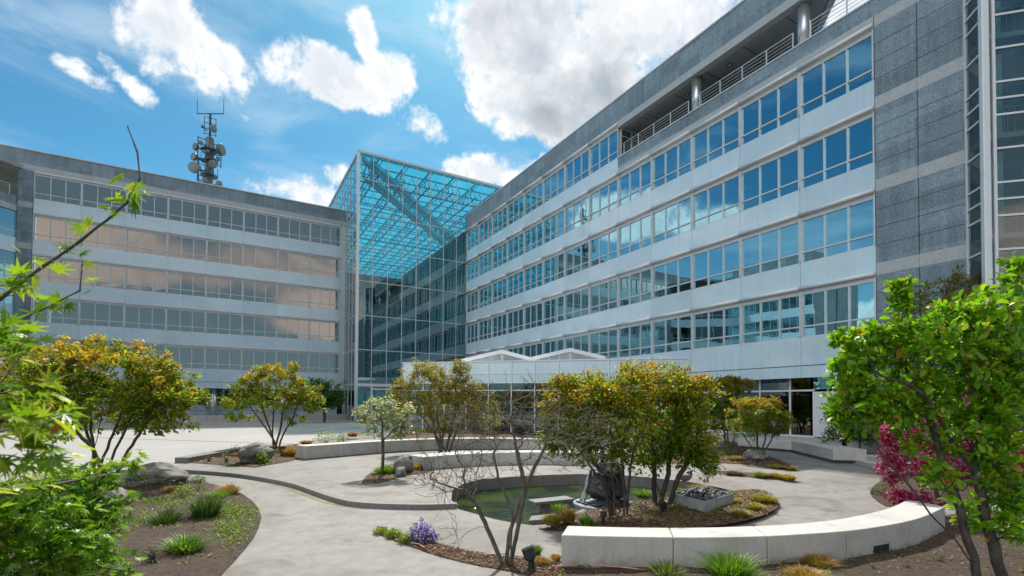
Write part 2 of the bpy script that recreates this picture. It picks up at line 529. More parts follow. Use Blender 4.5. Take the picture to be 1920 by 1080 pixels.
sl = bpy.data.lights.new('sun', 'SUN')
so = bpy.data.objects.new('sun', sl)
COL.objects.link(so)
sl.energy, sl.angle, sl.color = 3.5, math.radians(2.5), (1, .94, .86)
sd = V((math.sin(SUN_AZ) * math.cos(SUN_EL), math.cos(SUN_AZ) * math.cos(SUN_EL), math.sin(SUN_EL)))
so.rotation_euler = sd.to_track_quat('Z', 'Y').to_euler()
so.location = (0, 0, 60)
vs = sc.view_settings
vs.view_transform, vs.look, vs.gamma, vs.exposure = 'Standard', 'None', 1.0, 0.72
sc.cycles.max_bounces = 10
sc.cycles.transparent_max_bounces = 24
sc.cycles.glossy_bounces = 5
sc.cycles.diffuse_bounces = 3
sc.cycles.caustics_reflective = False
sc.cycles.caustics_refractive = False
sc.cycles.use_denoising = True
sc.cycles.sample_clamp_indirect = 6


# ------------------------------------------------------------------ ground sheets
def inpoly(x, y, P):
    c = False
    n = len(P)
    j = n - 1
    for i in range(n):
        if (P[i][1] > y) != (P[j][1] > y) and x < (P[j][0] - P[i][0]) * (y - P[i][1]) / (P[j][1] - P[i][1]) + P[i][0]:
            c = not c
        j = i
    return c


def edist(x, y, P):
    best = 1e9
    for i in range(len(P)):
        ax, ay = P[i - 1][0], P[i - 1][1]
        bx, by = P[i][0], P[i][1]
        dx, dy = bx - ax, by - ay
        l = dx * dx + dy * dy
        k = max(0, min(1, ((x - ax) * dx + (y - ay) * dy) / l)) if l > 0 else 0
        best = min(best, math.hypot(x - ax - k * dx, y - ay - k * dy))
    return best


def smooth_closed(P, it=2, closed=True):
    P = [(p[0], p[1]) for p in P]
    for _ in range(it):
        Q = []
        n = len(P)
        for i in range(n if closed else n - 1):
            a, b = P[i], P[(i + 1) % n]
            Q += [(a[0] * .75 + b[0] * .25, a[1] * .75 + b[1] * .25), (a[0] * .25 + b[0] * .75, a[1] * .25 + b[1] * .75)]
        P = Q if closed else [P[0]] + Q + [P[-1]]
    return P


def sheet(name, outer, holes, zf, mat, step=None, kind='structure', skirt=0):
    pts = [tuple(p[:2]) for p in outer]
    edges = [(i, (i + 1) % len(pts)) for i in range(len(pts))]
    for h in holes:
        b = len(pts)
        pts += [tuple(p[:2]) for p in h]
        edges += [(b + i, b + (i + 1) % len(h)) for i in range(len(h))]
    if step:
        xs = [p[0] for p in outer]; ys = [p[1] for p in outer]
        x = min(xs)
        while x < max(xs):
            y = min(ys)
            while y < max(ys):
                qx, qy = x + random.uniform(-.2, .2) * step, y + random.uniform(-.2, .2) * step
                if inpoly(qx, qy, outer) and edist(qx, qy, outer) > step * .35 and not any(inpoly(qx, qy, h) or edist(qx, qy, h) < step * .3 for h in holes):
                    pts.append((qx, qy))
                y += step
            x += step
    v, e, f, *_ = geometry.delaunay_2d_cdt([V(p) for p in pts], edges, [], 0, 1e-5)
    keep = []
    for tri in f:
        cx, cy = sum(v[i].x for i in tri) / 3, sum(v[i].y for i in tri) / 3
        if inpoly(cx, cy, outer) and not any(inpoly(cx, cy, h) for h in holes): keep.append(tri)
    mb = MB()
    mb.add([(p.x, p.y, zf(p.x, p.y)) for p in v], keep)
    if skirt:
        for i in range(len(outer)):
            a, b = outer[i - 1], outer[i]
            za, zb_ = zf(*a[:2]), zf(*b[:2])
            mb.add([(a[0], a[1], za - skirt), (b[0], b[1], zb_ - skirt), (b[0], b[1], zb_), (a[0], a[1], za)], [(0, 1, 2, 3)])
    o = mb.build(name, mat, smooth=bool(step))
    return tag(o, kind=kind)


kerb_px = [(250, 884), (325, 886), (418, 892), (466, 898), (507, 905), (552, 915), (584, 927), (614, 938), (650, 949), (691, 953), (740, 955), (800, 956), (857, 954)]
kerb = [at(x, y, 0) for x, y in kerb_px]
ks = smooth_closed(kerb, 2, False)
pond_px = [(857, 954), (846, 938), (848, 922), (866, 908), (900, 899), (960, 894), (1020, 891), (1085, 889), (1150, 890), (1215, 895), (1290, 903), (1345, 912), (1384, 920)]
pond_b = [at(x, y, .1) for x, y in pond_px]
pond_b[0] = V((kerb[-1].x, kerb[-1].y, 0))
pond_f = [at(x, y, 0) for x, y in [(1300, 930), (1180, 944), (1090, 955), (1040, 982), (1000, 985), (960, 980), (925, 973), (890, 963)]]
pond = [tuple(p[:2]) for p in pond_b] + [tuple(p[:2]) for p in pond_f]
A_front = [at(x, y, 0) for x, y in [(890, 963), (925, 973), (960, 980), (1000, 985), (1040, 982), (1090, 955), (1180, 944), (1300, 930)]]
AB = [pond_b[-1]] + [at(x, y, 0) for x, y in [(1440, 950), (1482, 986), (1530, 1002), (1625, 1000), (1700, 985), (1760, 972)]]
W0 = [(-34, kerb[0].y + 3.0)] + [tuple(p[:2]) for p in ks]
ABt = [tuple(p[:2]) for p in AB]
A = W0 + [tuple(p[:2]) for p in A_front] + ABt + [(26, 4), (26, -14), (-34, -14)]
sheet('garden_path', A, [], lambda x, y: 0.0, M['paving'])
B = W0[:-1] + [tuple(p[:2]) for p in pond_b] + ABt[1:] + [(26, 4), (44, 4), (44, 84), (-34, 84)]
# plaza line separates warm garden paving from the pale plaza slabs
pl = [at(20, 905), at(325, 874), at(356, 868), at(420, 855), at(480, 845), at(560, 832), at(640, 815), at(700, 809), at(760, 803)]
pl = [tuple(p[:2]) for p in pl]
sheet('garden_terrace', B, [], lambda x, y: zb(x, y), M['paving'], step=2.2)
PLZ = [(-33.5, pl[0][1] + .6)] + pl + [(11.0, 35.5), (13, 40), (13, 60), (-33.5, 60)]
sheet('plaza', PLZ, [], lambda x, y: zb(x, y) + .006, M['plaza'], step=2.2)
mb = MB()
mb.add([(-2500, -2500, -.6), (2500, -2500, -.6), (2500, 2500, -.6), (-2500, 2500, -.6)], [(0, 1, 2, 3)])
tag(mb.build('ground', M['far']), kind='structure')

# drain lines in the plaza
for nm, a, b in (('drain_channel', at(20, 816), at(560, 833)), ('drain_channel', at(340, 796), at(668, 803))):
    mb = MB()
    n = 24
    dv = (b - a); sd_ = V((-dv.y, dv.x, 0)).normalized() * .045
    for i in range(n):
        p, q = a + dv * i / n, a + dv * (i + 1) / n
        mb.add([(*(p - sd_)[:2], zb(p.x, p.y) + .012), (*(q - sd_)[:2], zb(q.x, q.y) + .012), (*(q + sd_)[:2], zb(q.x, q.y) + .012), (*(p + sd_)[:2], zb(p.x, p.y) + .012)], [(0, 1, 2, 3)])
    tag(mb.build(nm, M['joint']), kind='structure')

# kerb, rill, pond
mb = MB()
K3 = [V((p[0], p[1], 0)) for p in ks]
for i in range(len(K3) - 1):
    a, b = K3[i], K3[i + 1]
    ta = (K3[min(i + 1, len(K3) - 1)] - K3[max(i - 1, 0)]).normalized(); tb = (K3[min(i + 2, len(K3) - 1)] - K3[i]).normalized()
    na, nb = V((-ta.y, ta.x, 0)) * .012, V((-tb.y, tb.x, 0)) * .012
    wa, wb = V((-ta.y, ta.x, 0)) * .16, V((-tb.y, tb.x, 0)) * .16
    mb.hexa([a - na, b - nb, b + wb, a + wa] + [V((q.x, q.y, .108)) for q in (a - na, b - nb, b + wb, a + wa)])
tag(mb.build('path_kerb', M['kerb']), 'low curved grey stone kerb edging the upper path, running down to the pond', 'kerb')
ri = [at(x, y, 0) for x, y in [(430, 891), (480, 897), (520, 905), (560, 919), (600, 935), (640, 948), (690, 956), (650, 951), (610, 944), (570, 930), (530, 914), (480, 901)]]
mb = MB()
mb.add([(p.x, p.y, .004) for p in ri], [(0, 1, 10, 11), (1, 2, 9, 10), (2, 3, 8, 9), (3, 4, 7, 8), (4, 5, 6, 7)] if False else [(0, 1, 11), (1, 2, 10, 11), (2, 3, 9, 10), (3, 4, 8, 9), (4, 5, 7, 8), (5, 6, 7)])
tag(mb.build('rill', M['ochre']), kind='structure')
mb = MB()
P_ = pond
wl = -.2
for i in range(len(P_)):
    a, b = P_[i - 1], P_[i]
    zt = zb(b[0], b[1]) if 0 < i < len(pond_b) else 0.0
    za = zb(a[0], a[1]) if 0 < i - 1 < len(pond_b) else 0.0
    d = V((b[0] - a[0], b[1] - a[1], 0)).normalized()
    o_ = V((-d.y, d.x, 0)) * .012
    mb.add([(a[0], a[1], -.58), (b[0], b[1], -.58), (b[0], b[1], zt + .004), (a[0], a[1], za + .004)], [(0, 1, 2, 3)])
tag(mb.build('pond_wall', M['kerb']), kind='structure')
sheet('pond_water', P_, [], lambda x, y: wl, M['water'])


# ------------------------------------------------------------------ concrete benches and walls built of blocks
def arc_bench(name, front, back, z0, z1, cuts, label, cat, group=None, seg='block', plinth=True, vent=None):
    """front / back: lists of (x, y) with equal counts; cuts: indices where joints fall"""
    n = len(front)
    loc = V(((front[0][0] + back[0][0]) / 2, (front[0][1] + back[0][1]) / 2, z0))
    T = thing(name, loc, label, cat, group)
    cuts = [0] + cuts + [n - 1]
    for k in range(len(cuts) - 1):
        i0, i1 = cuts[k], cuts[k + 1]
        mb = MB()
        fr, bk = [V((*front[i][:2], 0)) for i in range(i0, i1 + 1)], [V((*back[i][:2], 0)) for i in range(i0, i1 + 1)]
        g = .004
        for L in (fr, bk):
            L[0] = L[0] + (L[1] - L[0]).normalized() * g
            L[-1] = L[-1] + (L[-2] - L[-1]).normalized() * g
        m = len(fr)
        vs = [(p.x, p.y, z0) for p in fr] + [(p.x, p.y, z0) for p in bk] + [(p.x, p.y, z1) for p in fr] + [(p.x, p.y, z1) for p in bk]
        fs = []
        for i in range(m - 1):
            fs += [(i, i + 1, 2 * m + i + 1, 2 * m + i), (2 * m + i, 2 * m + i + 1, 3 * m + i + 1, 3 * m + i), (m + i + 1, m + i, 3 * m + i, 3 * m + i + 1), (m + i, m + i + 1, i + 1, i)]
        fs += [(0, 2 * m, 3 * m, m), (m - 1, 2 * m - 1, 4 * m - 1, 3 * m - 1)]
        mb.add(vs, fs)
        mb.build(seg, M['conc'], T, bevel=.012)
    return T


def resample(P, n):
    P = [V((p[0], p[1], 0)) for p in P]
    L = [0]
    for i in range(1, len(P)): L.append(L[-1] + (P[i] - P[i - 1]).length)
    out = []
    for k in range(n):
        s_ = L[-1] * k / (n - 1)
        i = max(j for j in range(len(L) - 1) if L[j] <= s_ + 1e-9)
        u = (s_ - L[i]) / max(1e-9, L[i + 1] - L[i])
        q = P[i].lerp(P[i + 1], u)
        out.append((q.x, q.y))
    return out


BZ = .44
b3f = [at(x, y, BZ) for x, y in [(1052, 1003), (1120, 1005), (1210, 1006.5), (1290, 1007.5), (1372, 1007), (1450, 1004.5), (1518, 1000.5), (1580, 996), (1630, 990.5), (1706, 977), (1742, 965), (1772, 950)]]
b3b = [at(x, y, BZ) for x, y in [(1064, 985.5), (1120, 987.5), (1200, 989), (1275, 989.5), (1345, 988.5), (1420, 986), (1485, 982.5), (1540, 977.5), (1580, 972.5), (1642, 960), (1680, 948), (1702, 936)]]
f3, k3 = resample(smooth_closed(b3f, 2, False), 41), resample(smooth_closed(b3b, 2, False), 41)
BEN = 'white concrete garden benches'
T = arc_bench('curved_bench', f3, k3, -.05, BZ, [8, 15, 22, 29, 35], 'long curved white concrete bench in the foreground with a dark vent in its face', 'bench', BEN)
mb = MB()
i = 25
a, b = V((*f3[25], 0)), V((*f3[27], 0))
dn = (b - a).normalized(); nn = V((dn.y, -dn.x, 0)) * .006
mb.hexa([a + nn + V((0, 0, .04)), b + nn + V((0, 0, .04)), b - nn * .5 + V((0, 0, .04)), a - nn * .5 + V((0, 0, .04)), a + nn + V((0, 0, .17)), b + nn + V((0, 0, .17)), b - nn * .5 + V((0, 0, .17)), a - nn * .5 + V((0, 0, .17))])
mb.build('vent', M['dark'], T)


def px_bench(name, top_px, base_z, h, width, ncut, label, n=25, side=1):
    f = [at(x, y, base_z + h) for x, y in top_px]
    f = resample(smooth_closed(f, 2, False), n)
    b = []
    for i in range(n):
        p0, p1 = V(f[max(i - 1, 0)]), V(f[min(i + 1, n - 1)])
        d = (p1 - p0).normalized()
        b.append((f[i][0] - d.y * width * side, f[i][1] + d.x * width * side))
    cuts = [round((n - 1) * k / ncut) for k in range(1, ncut)]
    T = arc_bench(name, f, b, base_z + .0, base_z + h, cuts, label, 'bench', BEN)
    return T, f, b


T1, f1, k1 = px_bench('curved_bench', [(574, 836.5), (640, 832), (700, 828), (760, 825), (820, 823), (880, 822), (940, 822), (1010, 823.5)], .12, .48, .7, 7, 'long low white concrete bench curving along the planting behind the white flowering tree')
T2, f2, k2 = px_bench('curved_bench', [(793, 857), (860, 851.5), (920, 849), (980, 848), (1040, 848), (1100, 849.5), (1150, 852)], .10, .42, .8, 5, 'white concrete bench behind the pond, its blunt end beside a small boulder')
# wide platform bench at the right with recessed plinth
pf = [at(1383, 820, .62), at(1484, 826.5, .62), at(1562, 842, .62)]
e1 = at(1625, 843, .62)
T4 = thing('platform_bench', (pf[2].x, pf[2].y, .1), 'wide white concrete platform bench with recessed base below the stone facade', 'bench', BEN)
fp = [pf[0], pf[1], pf[2], e1, (e1.x + 2.5, e1.y + 3.0), (24.35, 14.4), (24.35, 16.6)]
mb = MB(); mb.poly(fp, .22, .62); mb.build('platform', M['conc'], T4, bevel=.012)
mb = MB(); mb.poly([(fp[0][0] + .2, fp[0][1]), (fp[1][0] + .2, fp[1][1] + .05), (fp[2][0] + .22, fp[2][1] + .14), (fp[3][0] - .02, fp[3][1] + .25), (fp[4][0] - .2, fp[4][1] + .1), (24.3, 14.5), (24.3, 16.5)], .0, .22); mb.build('plinth', M['kerb'], T4)
st = thing('garden_steps', at(1600, 868, .1), 'two pale concrete steps beside the end of the platform bench', 'steps')
s0, s1 = at(1597, 868, .1), at(1660, 885, .1)
dx = (s1 - s0); nx = V((-dx.y, dx.x, 0)).normalized()
for k in range(2):
    a, b = s0 + nx * .34 * k, s1 + nx * .34 * k
    mb = MB(); mb.poly([a, b, b + nx * (.8 - .3 * k), a + nx * (.8 - .3 * k)], .05 + (.16 * k if k else 0), .26 + .16 * k); mb.build('step', M['conc'], st, bevel=.01)


# ------------------------------------------------------------------ planting beds
def bed(name, px, z, mound, mat, zone_b=False, sm=1, step=.35, raw=None):
    P = raw or [tuple(at(x, y, None if zone_b else (.05 if callable(z) else z))[:2]) for x, y in px]
    P = smooth_closed(P, sm)
    def zf(x, y):
        b_ = zb(x, y) if zone_b else (z(x, y) if callable(z) else z)
        e = min(1, edist(x, y, P) / .7)
        return b_ + .012 + mound * e * (.75 + .5 * noise.noise(V((x * 1.3, y * 1.3, 3)))) + .02 * e * noise.noise(V((x * 5, y * 5, 1)))
    o = sheet(name, P, [], zf, mat, step=step)
    return P, zf


BEDS = {}
BEDS['left'] = bed('planting_bed', [(-300, 1300), (-700, 1000), (-300, 915), (60, 896), (240, 893), (330, 899), (420, 911), (466, 932), (492, 962), (483, 1000), (452, 1040), (412, 1082), (372, 1140)], 0, .10, M['soil'])
BEDS['crescent'] = bed('planting_bed', [(697, 996), (738, 998), (776, 1009), (811, 1017), (870, 1033), (928, 1043), (989, 1049), (1055, 1056), (1060, 1100), (1000, 1082), (942, 1069), (884, 1059), (820, 1043), (770, 1025), (724, 1009)], 0, .02, M['mulch'], step=.2)
BEDS['front'] = bed('planting_bed', [(1030, 1085), (1056, 1060), (1200, 1052), (1372, 1042), (1520, 1026), (1640, 1008), (1712, 990), (1775, 962), (2300, 940), (2600, 1500), (1000, 1600)], 0, .07, M['soil'])
isl = [(1000, 987), (1060, 992), (1200, 994), (1330, 990), (1420, 975), (1464, 953), (1456, 932), (1420, 919), (1384, 921), (1300, 931), (1200, 938), (1130, 948), (1092, 956), (1040, 984)]
iL, iR = at(1005, 986, 0), at(1464, 953, .1)
iz = lambda x, y: .07 * min(1, max(0, (V((x, y, 0)) - V((iL.x, iL.y, 0))).dot(V((iR.x - iL.x, iR.y - iL.y, 0)).normalized()) / (.8 * (iR - iL).length)))
BEDS['island'] = bed('planting_bed', isl, iz, .06, M['mulch'], step=.25)
BEDS['blossom'] = bed('planting_bed', [(677, 910), (681, 899), (696, 886), (723, 873), (765, 866), (800, 866), (815, 874), (806, 886), (760, 892), (712, 907)], 0, .06, M['mulch'], zone_b=True, step=.25)
BEDS['tree2'] = bed('planting_bed', [(357, 868), (395, 860), (475, 844), (560, 832), (566, 859), (540, 866), (516, 870), (478, 877), (430, 873), (384, 870)], 0, .08, M['mulch'], zone_b=True, sm=0, step=.3)
BEDS['back'] = bed('planting_bed', None, 0, .25, M['mulch'], zone_b=True, sm=0, step=.6, raw=[p for p in k1] + [(f1[-1][0] + 1.5, f1[-1][1] + 3.5), (17.0, 27.5), (11.5, 33.5), (k1[6][0] + 1.0, k1[6][1] + 4.0), (k1[0][0] + .3, k1[0][1] + 1.0)])
BEDS['strip'] = bed('planting_bed', [(1340, 882), (1420, 887), (1480, 891), (1494, 902), (1440, 899), (1360, 890), (1310, 885)], 0, .04, M['mulch'], zone_b=True, step=.3)
BEDS['right'] = bed('planting_bed', [(1180, 856), (1321, 840), (1383, 838), (1440, 854), (1498, 879), (1466, 881), (1409, 872), (1344, 868), (1200, 872)], 0, .12, M['mulch'], zone_b=True, step=.35)
BEDS['steps'] = bed('planting_bed', [(1662, 890), (1656, 899), (1628, 920), (1638, 937), (1668, 955), (1760, 955), (2000, 930), (2100, 890), (1800, 872)], 0, .10, M['soil'], zone_b=True, step=.35)

# stone edging of the bed around the multi-stemmed tree on the plaza
a, b = at(352, 869), at(478, 845)
d = (b - a).normalized(); nn = V((-d.y, d.x, 0))
mb = MB()
for i in range(6):
    p, q = a + (b - a) * i / 6, a + (b - a) * (i + 1) / 6
    z_ = zb(p.x, p.y)
    mb.hexa([(*(p)[:2], z_ - .1), (*(q)[:2], z_ - .1), (*(q + nn * .45)[:2], z_ - .1), (*(p + nn * .45)[:2], z_ - .1), (*(p)[:2], z_ + .2), (*(q)[:2], z_ + .2), (*(q + nn * .45)[:2], z_ + .2), (*(p + nn * .45)[:2], z_ + .2)])
tag(mb.build('planter_edge', M['kerb'], loc=a, bevel=.01), 'straight grey stone edging along the plaza side of a planted bed', 'edging')


def chips(name, keys, counts, sizes, pal, label=None):
    vs, fs, cs = [], [], []
    for key, cnt, sz in zip(keys, counts, sizes):
        P, zf = BEDS[key]
        vis = [p for p in P if abs(p[0]) < 40]
        x0, x1, y0, y1 = min(p[0] for p in P), max(p[0] for p in P), min(p[1] for p in P), max(p[1] for p in P)
        k = tries = 0
        while k < cnt and tries < cnt * 30:
            tries += 1
            x, y = random.uniform(x0, x1), random.uniform(y0, y1)
            q = V((x, y, 0))
            dd = dep(q)
            if dd < 4 or dd > 24: continue
            if not inpoly(x, y, P): continue
            k += 1
            z = zf(x, y) + random.uniform(.004, .02)
            a = random.uniform(0, 6.28); l, w = sz * random.uniform(.5, 1.6), sz * random.uniform(.2, .5)
            ux, uy = math.cos(a), math.sin(a)
            tz = random.uniform(-.5, .5) * l
            b0 = len(vs)
            vs += [(x - ux * l - uy * w, y - uy * l + ux * w, z - tz), (x + ux * l - uy * w, y + uy * l + ux * w, z + tz), (x + ux * l + uy * w, y + uy * l - ux * w, z + tz + .006), (x - ux * l + uy * w, y - uy * l - ux * w, z - tz + .006)]
            fs.append((b0, b0 + 1, b0 + 2, b0 + 3))
            c = random.choice(pal); v_ = random.uniform(.7, 1.3)
            cs += [(c[0] * v_, c[1] * v_, c[2] * v_, 1)] * 4
    me = bpy.data.meshes.new(name)
    me.from_pydata(vs, [], fs)
    at_ = me.attributes.new('tint', 'FLOAT_COLOR', 'POINT')
    at_.data.foreach_set('color', np.array(cs, dtype=np.float32).ravel())
    me.materials.append(M['leaf'])
    return tag(link_mesh(name, me), label, None, None, 'stuff')


chips('bark_chips', ['island', 'blossom', 'tree2', 'crescent', 'right'], [5000, 900, 900, 1800, 900], [.022, .03, .03, .018, .035], [(.16, .09, .055), (.22, .14, .09), (.09, .05, .035), (.30, .23, .16), (.12, .065, .045)])
chips('soil_litter', ['left', 'front', 'steps'], [3000, 3600, 600], [.014, .014, .02], [(.20, .15, .10), (.10, .07, .05), (.32, .26, .19), (.15, .10, .065), (.06, .045, .03)])


# ------------------------------------------------------------------ buildings
XR, YL, XB, YB = 24.04, 57.92, 11.57, 52.35
Z4, HF, BAY, WH = 5.43, 3.6, 3.225, 2.33
SILL = [Z4 + HF * k for k in range(5)]
ROOF = 24.1
FRr = Fr((XR, YB), (0, -1))
FLt = Fr((XB - .58 - 8 * BAY, YL), (1, 0))

# window prototypes, in the local frame of one bay (x right, y inwards, z up from the sill)
def win_frame():
    mb = MB()
    mb.box(0.012, .09, -.05, .10, 0, WH - .05); mb.box(BAY - .09, BAY - .012, -.05, .10, 0, WH - .05)
    for k in (1, 2):
        x = .09 + (BAY - .18) * k / 3
        mb.box(x - .032, x + .032, -.015, .09, .07, WH - .24)
    mb.box(.09, BAY - .09, -.03, .09, 0, .07)
    mb.box(.09, BAY - .09, -.02, .09, WH - .24, WH - .05)
    for k in range(3):
        x0, x1 = .09 + (BAY - .18) * k / 3 + (.032 if k else 0), .09 + (BAY - .18) * (k + 1) / 3 - (.032 if k < 2 else 0)
        mb.box(x0, x1, -.013, .088, .52, .585)
    mb.box(.004, .05, -.10, -.052, .1, WH - .1); mb.box(BAY - .05, BAY - .004, -.10, -.052, .1, WH - .1)
    return mb


def win_glass(seed):
    r = random.Random(seed)
    mb = MB()
    for k in range(3):
        x0, x1 = .09 + (BAY - .18) * k / 3, .09 + (BAY - .18) * (k + 1) / 3
        for z0, z1 in ((.06, .54), (.56, WH - .22)):
            j = lambda: .05 + r.uniform(-.0012, .0012)
            mb.add([(x0, j(), z0), (x1, j(), z0), (x1, j(), z1), (x0, j(), z1)], [(0, 1, 2, 3)])
    return mb


def win_curtain(x0, x1, seed, left=.0):
    r = random.Random(seed)
    mb = MB()
    n = 26
    ph = r.uniform(0, 6)
    pts = [(x0 + (x1 - x0) * i / n, .34 + .045 * math.sin(i * 1.25 + ph) + .02 * math.sin(i * .5)) for i in range(n + 1)]
    for i in range(n):
        a, b = pts[i], pts[i + 1]
        mb.add([(a[0], a[1], .05), (b[0], b[1], .05), (b[0], b[1], WH - .1), (a[0], a[1], WH - .1)], [(0, 1, 2, 3)])
    return mb


def win_tube():
    mb = MB()
    mb.tube([(.01, -.17, WH + .06), (BAY - .01, -.17, WH + .06)], .095, 12)
    mb.box(.04, .09, -.16, .02, WH - .02, WH + .10); mb.box(BAY - .09, BAY - .04, -.16, .02, WH - .02, WH + .10)
    mb.box(.01, BAY - .01, -.12, .06, WH - .048, WH - .02)
    return mb


def win_head():
    mb = MB()
    mb.box(.01, BAY - .01, -.14, .05, WH - .048, WH + .10)
    return mb


def proto(mb, mat, smooth=False):
    me = bpy.data.meshes.new('p')
    me.from_pydata(mb.v, [], mb.f)
    me.materials.append(mat)
    if smooth: me.shade_smooth()
    return me


ME_F = proto(win_frame(), M['alu'])
ME_G = [proto(win_glass(i), M['pane']) for i in range(6)]
ME_GL = [proto(win_glass(i + 9), M['pane_l']) for i in range(6)]
ME_C = [proto(win_curtain(.12, .12 + w, i), M['curtain']) for i, w in enumerate((.75, .95, .55, 1.5))]
ME_C2 = [proto(win_curtain(BAY - .12 - w, BAY - .12, i + 5), M['curtain']) for i, w in enumerate((.5, .8))]
ME_T = proto(win_tube(), M['alu_w'], True)
ME_H = proto(win_head(), M['alu'])
ME_T.name = 'awning_tube'; ME_H.name = 'blind_box'; ME_F.name = 'window_frame'


def window(bld, fr, s0, z0, tube=True, lw=False, r=random):
    base = W[bld.name]
    w = bpy.data.objects.new('window', ME_F)
    COL.objects.link(w)
    w.parent = bld
    q = fr.p(s0, -.06, z0)
    w.location = q - base
    w.rotation_euler = (0, 0, fr.rz())
    for nm, me in (('glass', r.choice(ME_GL if lw else ME_G)), ('awning_tube' if tube else 'blind_box', ME_T if tube else ME_H)):
        c = bpy.data.objects.new(nm, me); COL.objects.link(c); c.parent = w
    if r.random() < .92:
        c = bpy.data.objects.new('curtain', r.choice(ME_C)); COL.objects.link(c); c.parent = w
    if r.random() < .3:
        c = bpy.data.objects.new('curtain', r.choice(ME_C2)); COL.objects.link(c); c.parent = w
    return w


def spandrel(mb, fr, s0, n, z0, z1, d=.0, bay=BAY, joints=True):
    for i in range(n):
        fr.box(mb, s0 + i * bay + .008, s0 + (i + 1) * bay - .008, -.05, d + .0, z0 + .006, z1 - .006)


def stone_joints(mb, fr, s0, s1, step, z0, z1, zs, mi):
    x = s0 + step
    while x < s1 - .1:
        fr.box(mb, x - .008, x + .008, .001, .004, z0, z1, mi); x += step
    for z in zs: fr.box(mb, s0, s1, .001, .004, z - .010, z + .010, mi)


def interior(bld, fr, s0, s1, zbot, levels, top, depth=5.5):
    mb = MB()
    fr.box(mb, s0, s1, -depth - .2, -depth, zbot, top)
    for z in levels: fr.box(mb, s0, s1, -depth, -.34, z - 1.25, z - .9)
    x = s0 + BAY * 2
    while x < s1 - 1:
        fr.box(mb, x - .05, x + .05, -depth, -.9, zbot, top); x += BAY * 3
    mb.build('interior', M['inner'], bld)


# ---- right wing
rng1 = random.Random(3)
RW = thing('office_wing', (XR, YB - 20, 0), 'long office wing on the right with blue mirrored windows and an open roof terrace', 'building', 'office wings round the garden')
NB = 13
SE, ST = NB * BAY, 8 * BAY
STW = YB - 7.41
for k in range(5):
    for i in range(8 if k == 4 else NB):
        window(RW, FRr, i * BAY, SILL[k], True, False, rng1)
for k in range(5):
    mb = MB()
    n = 8 if k == 4 else NB
    z0 = SILL[k - 1] + WH if k else 4.10
    spandrel(mb, FRr, 0, n, z0, SILL[k])
    FRr.box(mb, 0, n * BAY, -.3, -.051, z0, SILL[k])
    if k == 0:
        spandrel(mb, FRr, 0, NB, 3.5, 4.07)
        FRr.box(mb, 0, SE, -.3, -.051, 3.5, 4.07)
        FRr.box(mb, 0, SE, -.6, -.301, 3.5, 3.6)
    mb.build('spandrel_band', M['panel'], RW)
mb = MB()      # crowning stone above the top windows, roof slab fascia to the diagonal end
SR = 40.75
zl = 22.0
FRr.box(mb, -.2, SR, -.4, .02, zl + .45, ROOF, 0)
FRr.box(mb, -.2, SR, -.4, .035, zl + .17, zl + .45, 1)
FRr.box(mb, ST, SR, -.4, .035, zl, zl + .17, 1)
FRr.box(mb, -.2, SR + .05, -.5, .07, ROOF, ROOF + .09, 2)
stone_joints(mb, FRr, 0, SR, BAY, zl + .46, ROOF, [], 3)
p0, p1 = FRr.p(SR, .02, 0), FRr.p(SR, .02, 0) + V((.707, .707, 0)) * 9
FRd = Fr((p1.x, p1.y), (-.707, -.707))
FRd.box(mb, 0, 9, -.3, 0, zl + .45, ROOF, 0)
FRd.box(mb, 0, 9, -.3, .012, zl, zl + .45, 1)
mb.build('roof_fascia', [M['stone'], M['stone_l'], M['alu'], M['joint']], RW)
mb = MB()
ro = [FRr.p(-.2, -.35, 0), FRr.p(SR - .2, -.35, 0), FRr.p(SR - .2, -.35, 0) + V((.707, .707, 0)) * 9, V((XR + 14, YB - 20, 0)), V((XR + 14, YB + .2, 0))]
mb.poly([(p.x, p.y) for p in ro], zl + .46, ROOF - .02)
mb.build('roof', M['stone'], RW)
mb = MB()
# terrace ceiling panels with dark joints
c = [FRr.p(ST, -.05, 0), FRr.p(SR - .1, -.05, 0), FRr.p(SR - .1, -.05, 0) + V((.707, .707, 0)) * 8, V((XR + 8, YB - ST, 0))]
mb.poly([(p.x, p.y) for p in c], zl + .06, zl + .44, 0)
s_ = ST + 2.2
while s_ < SR - 1:
    FRr.box(mb, s_ - .02, s_ + .02, -4.4, -.42, zl + .052, zl + .062, 1); s_ += 2.45
FRr.box(mb, ST, SR, -4.44, -4.4, zl + .05, zl + .061, 1)
mb.build('terrace_ceiling', [M['soffit'], M['joint']], RW)
for px_, py_ in ((1217, 222), (1288, 177), (1368, 122)):
    mb = MB(); q = at(px_, py_, zl + .045)
    mb.lathe(q, [(.10, .012), (.14, 0), (.14, .02)], 14, 0, (0, 0, 1)); mb.lathe(q - V((0, 0, .01)), [(.085, 0), (.085, .012)], 12, 1)
    mb.build('downlight', [M['black'], M['alu_w']], RW, smooth=False)
for s_ in (ST + 2 * BAY, ST + 4 * BAY):
    mb = MB(); q = FRr.p(s_, -.48, SILL[4])
    mb.lathe(q, [(.30, 0), (.30, zl - SILL[4] + .06)], 24)
    mb.build('column', M['steel'], RW, smooth=False).data.shade_smooth()
mb = MB()      # stone parapet of the terrace and end wall with pale courses
FRr.box(mb, ST, STW, -.35, .02, SILL[3] + WH + .5, SILL[4] - .05, 0)
FRr.box(mb, ST, SE, -.3, .03, SILL[3] + WH - .02, SILL[3] + WH + .5, 1)
FRr.box(mb, ST - .02, STW, -.4, .07, SILL[4] - .05, SILL[4] + .02, 2)
stone_joints(mb, FRr, ST, STW, BAY, SILL[3] + WH + .52, SILL[4] - .06, [], 3)
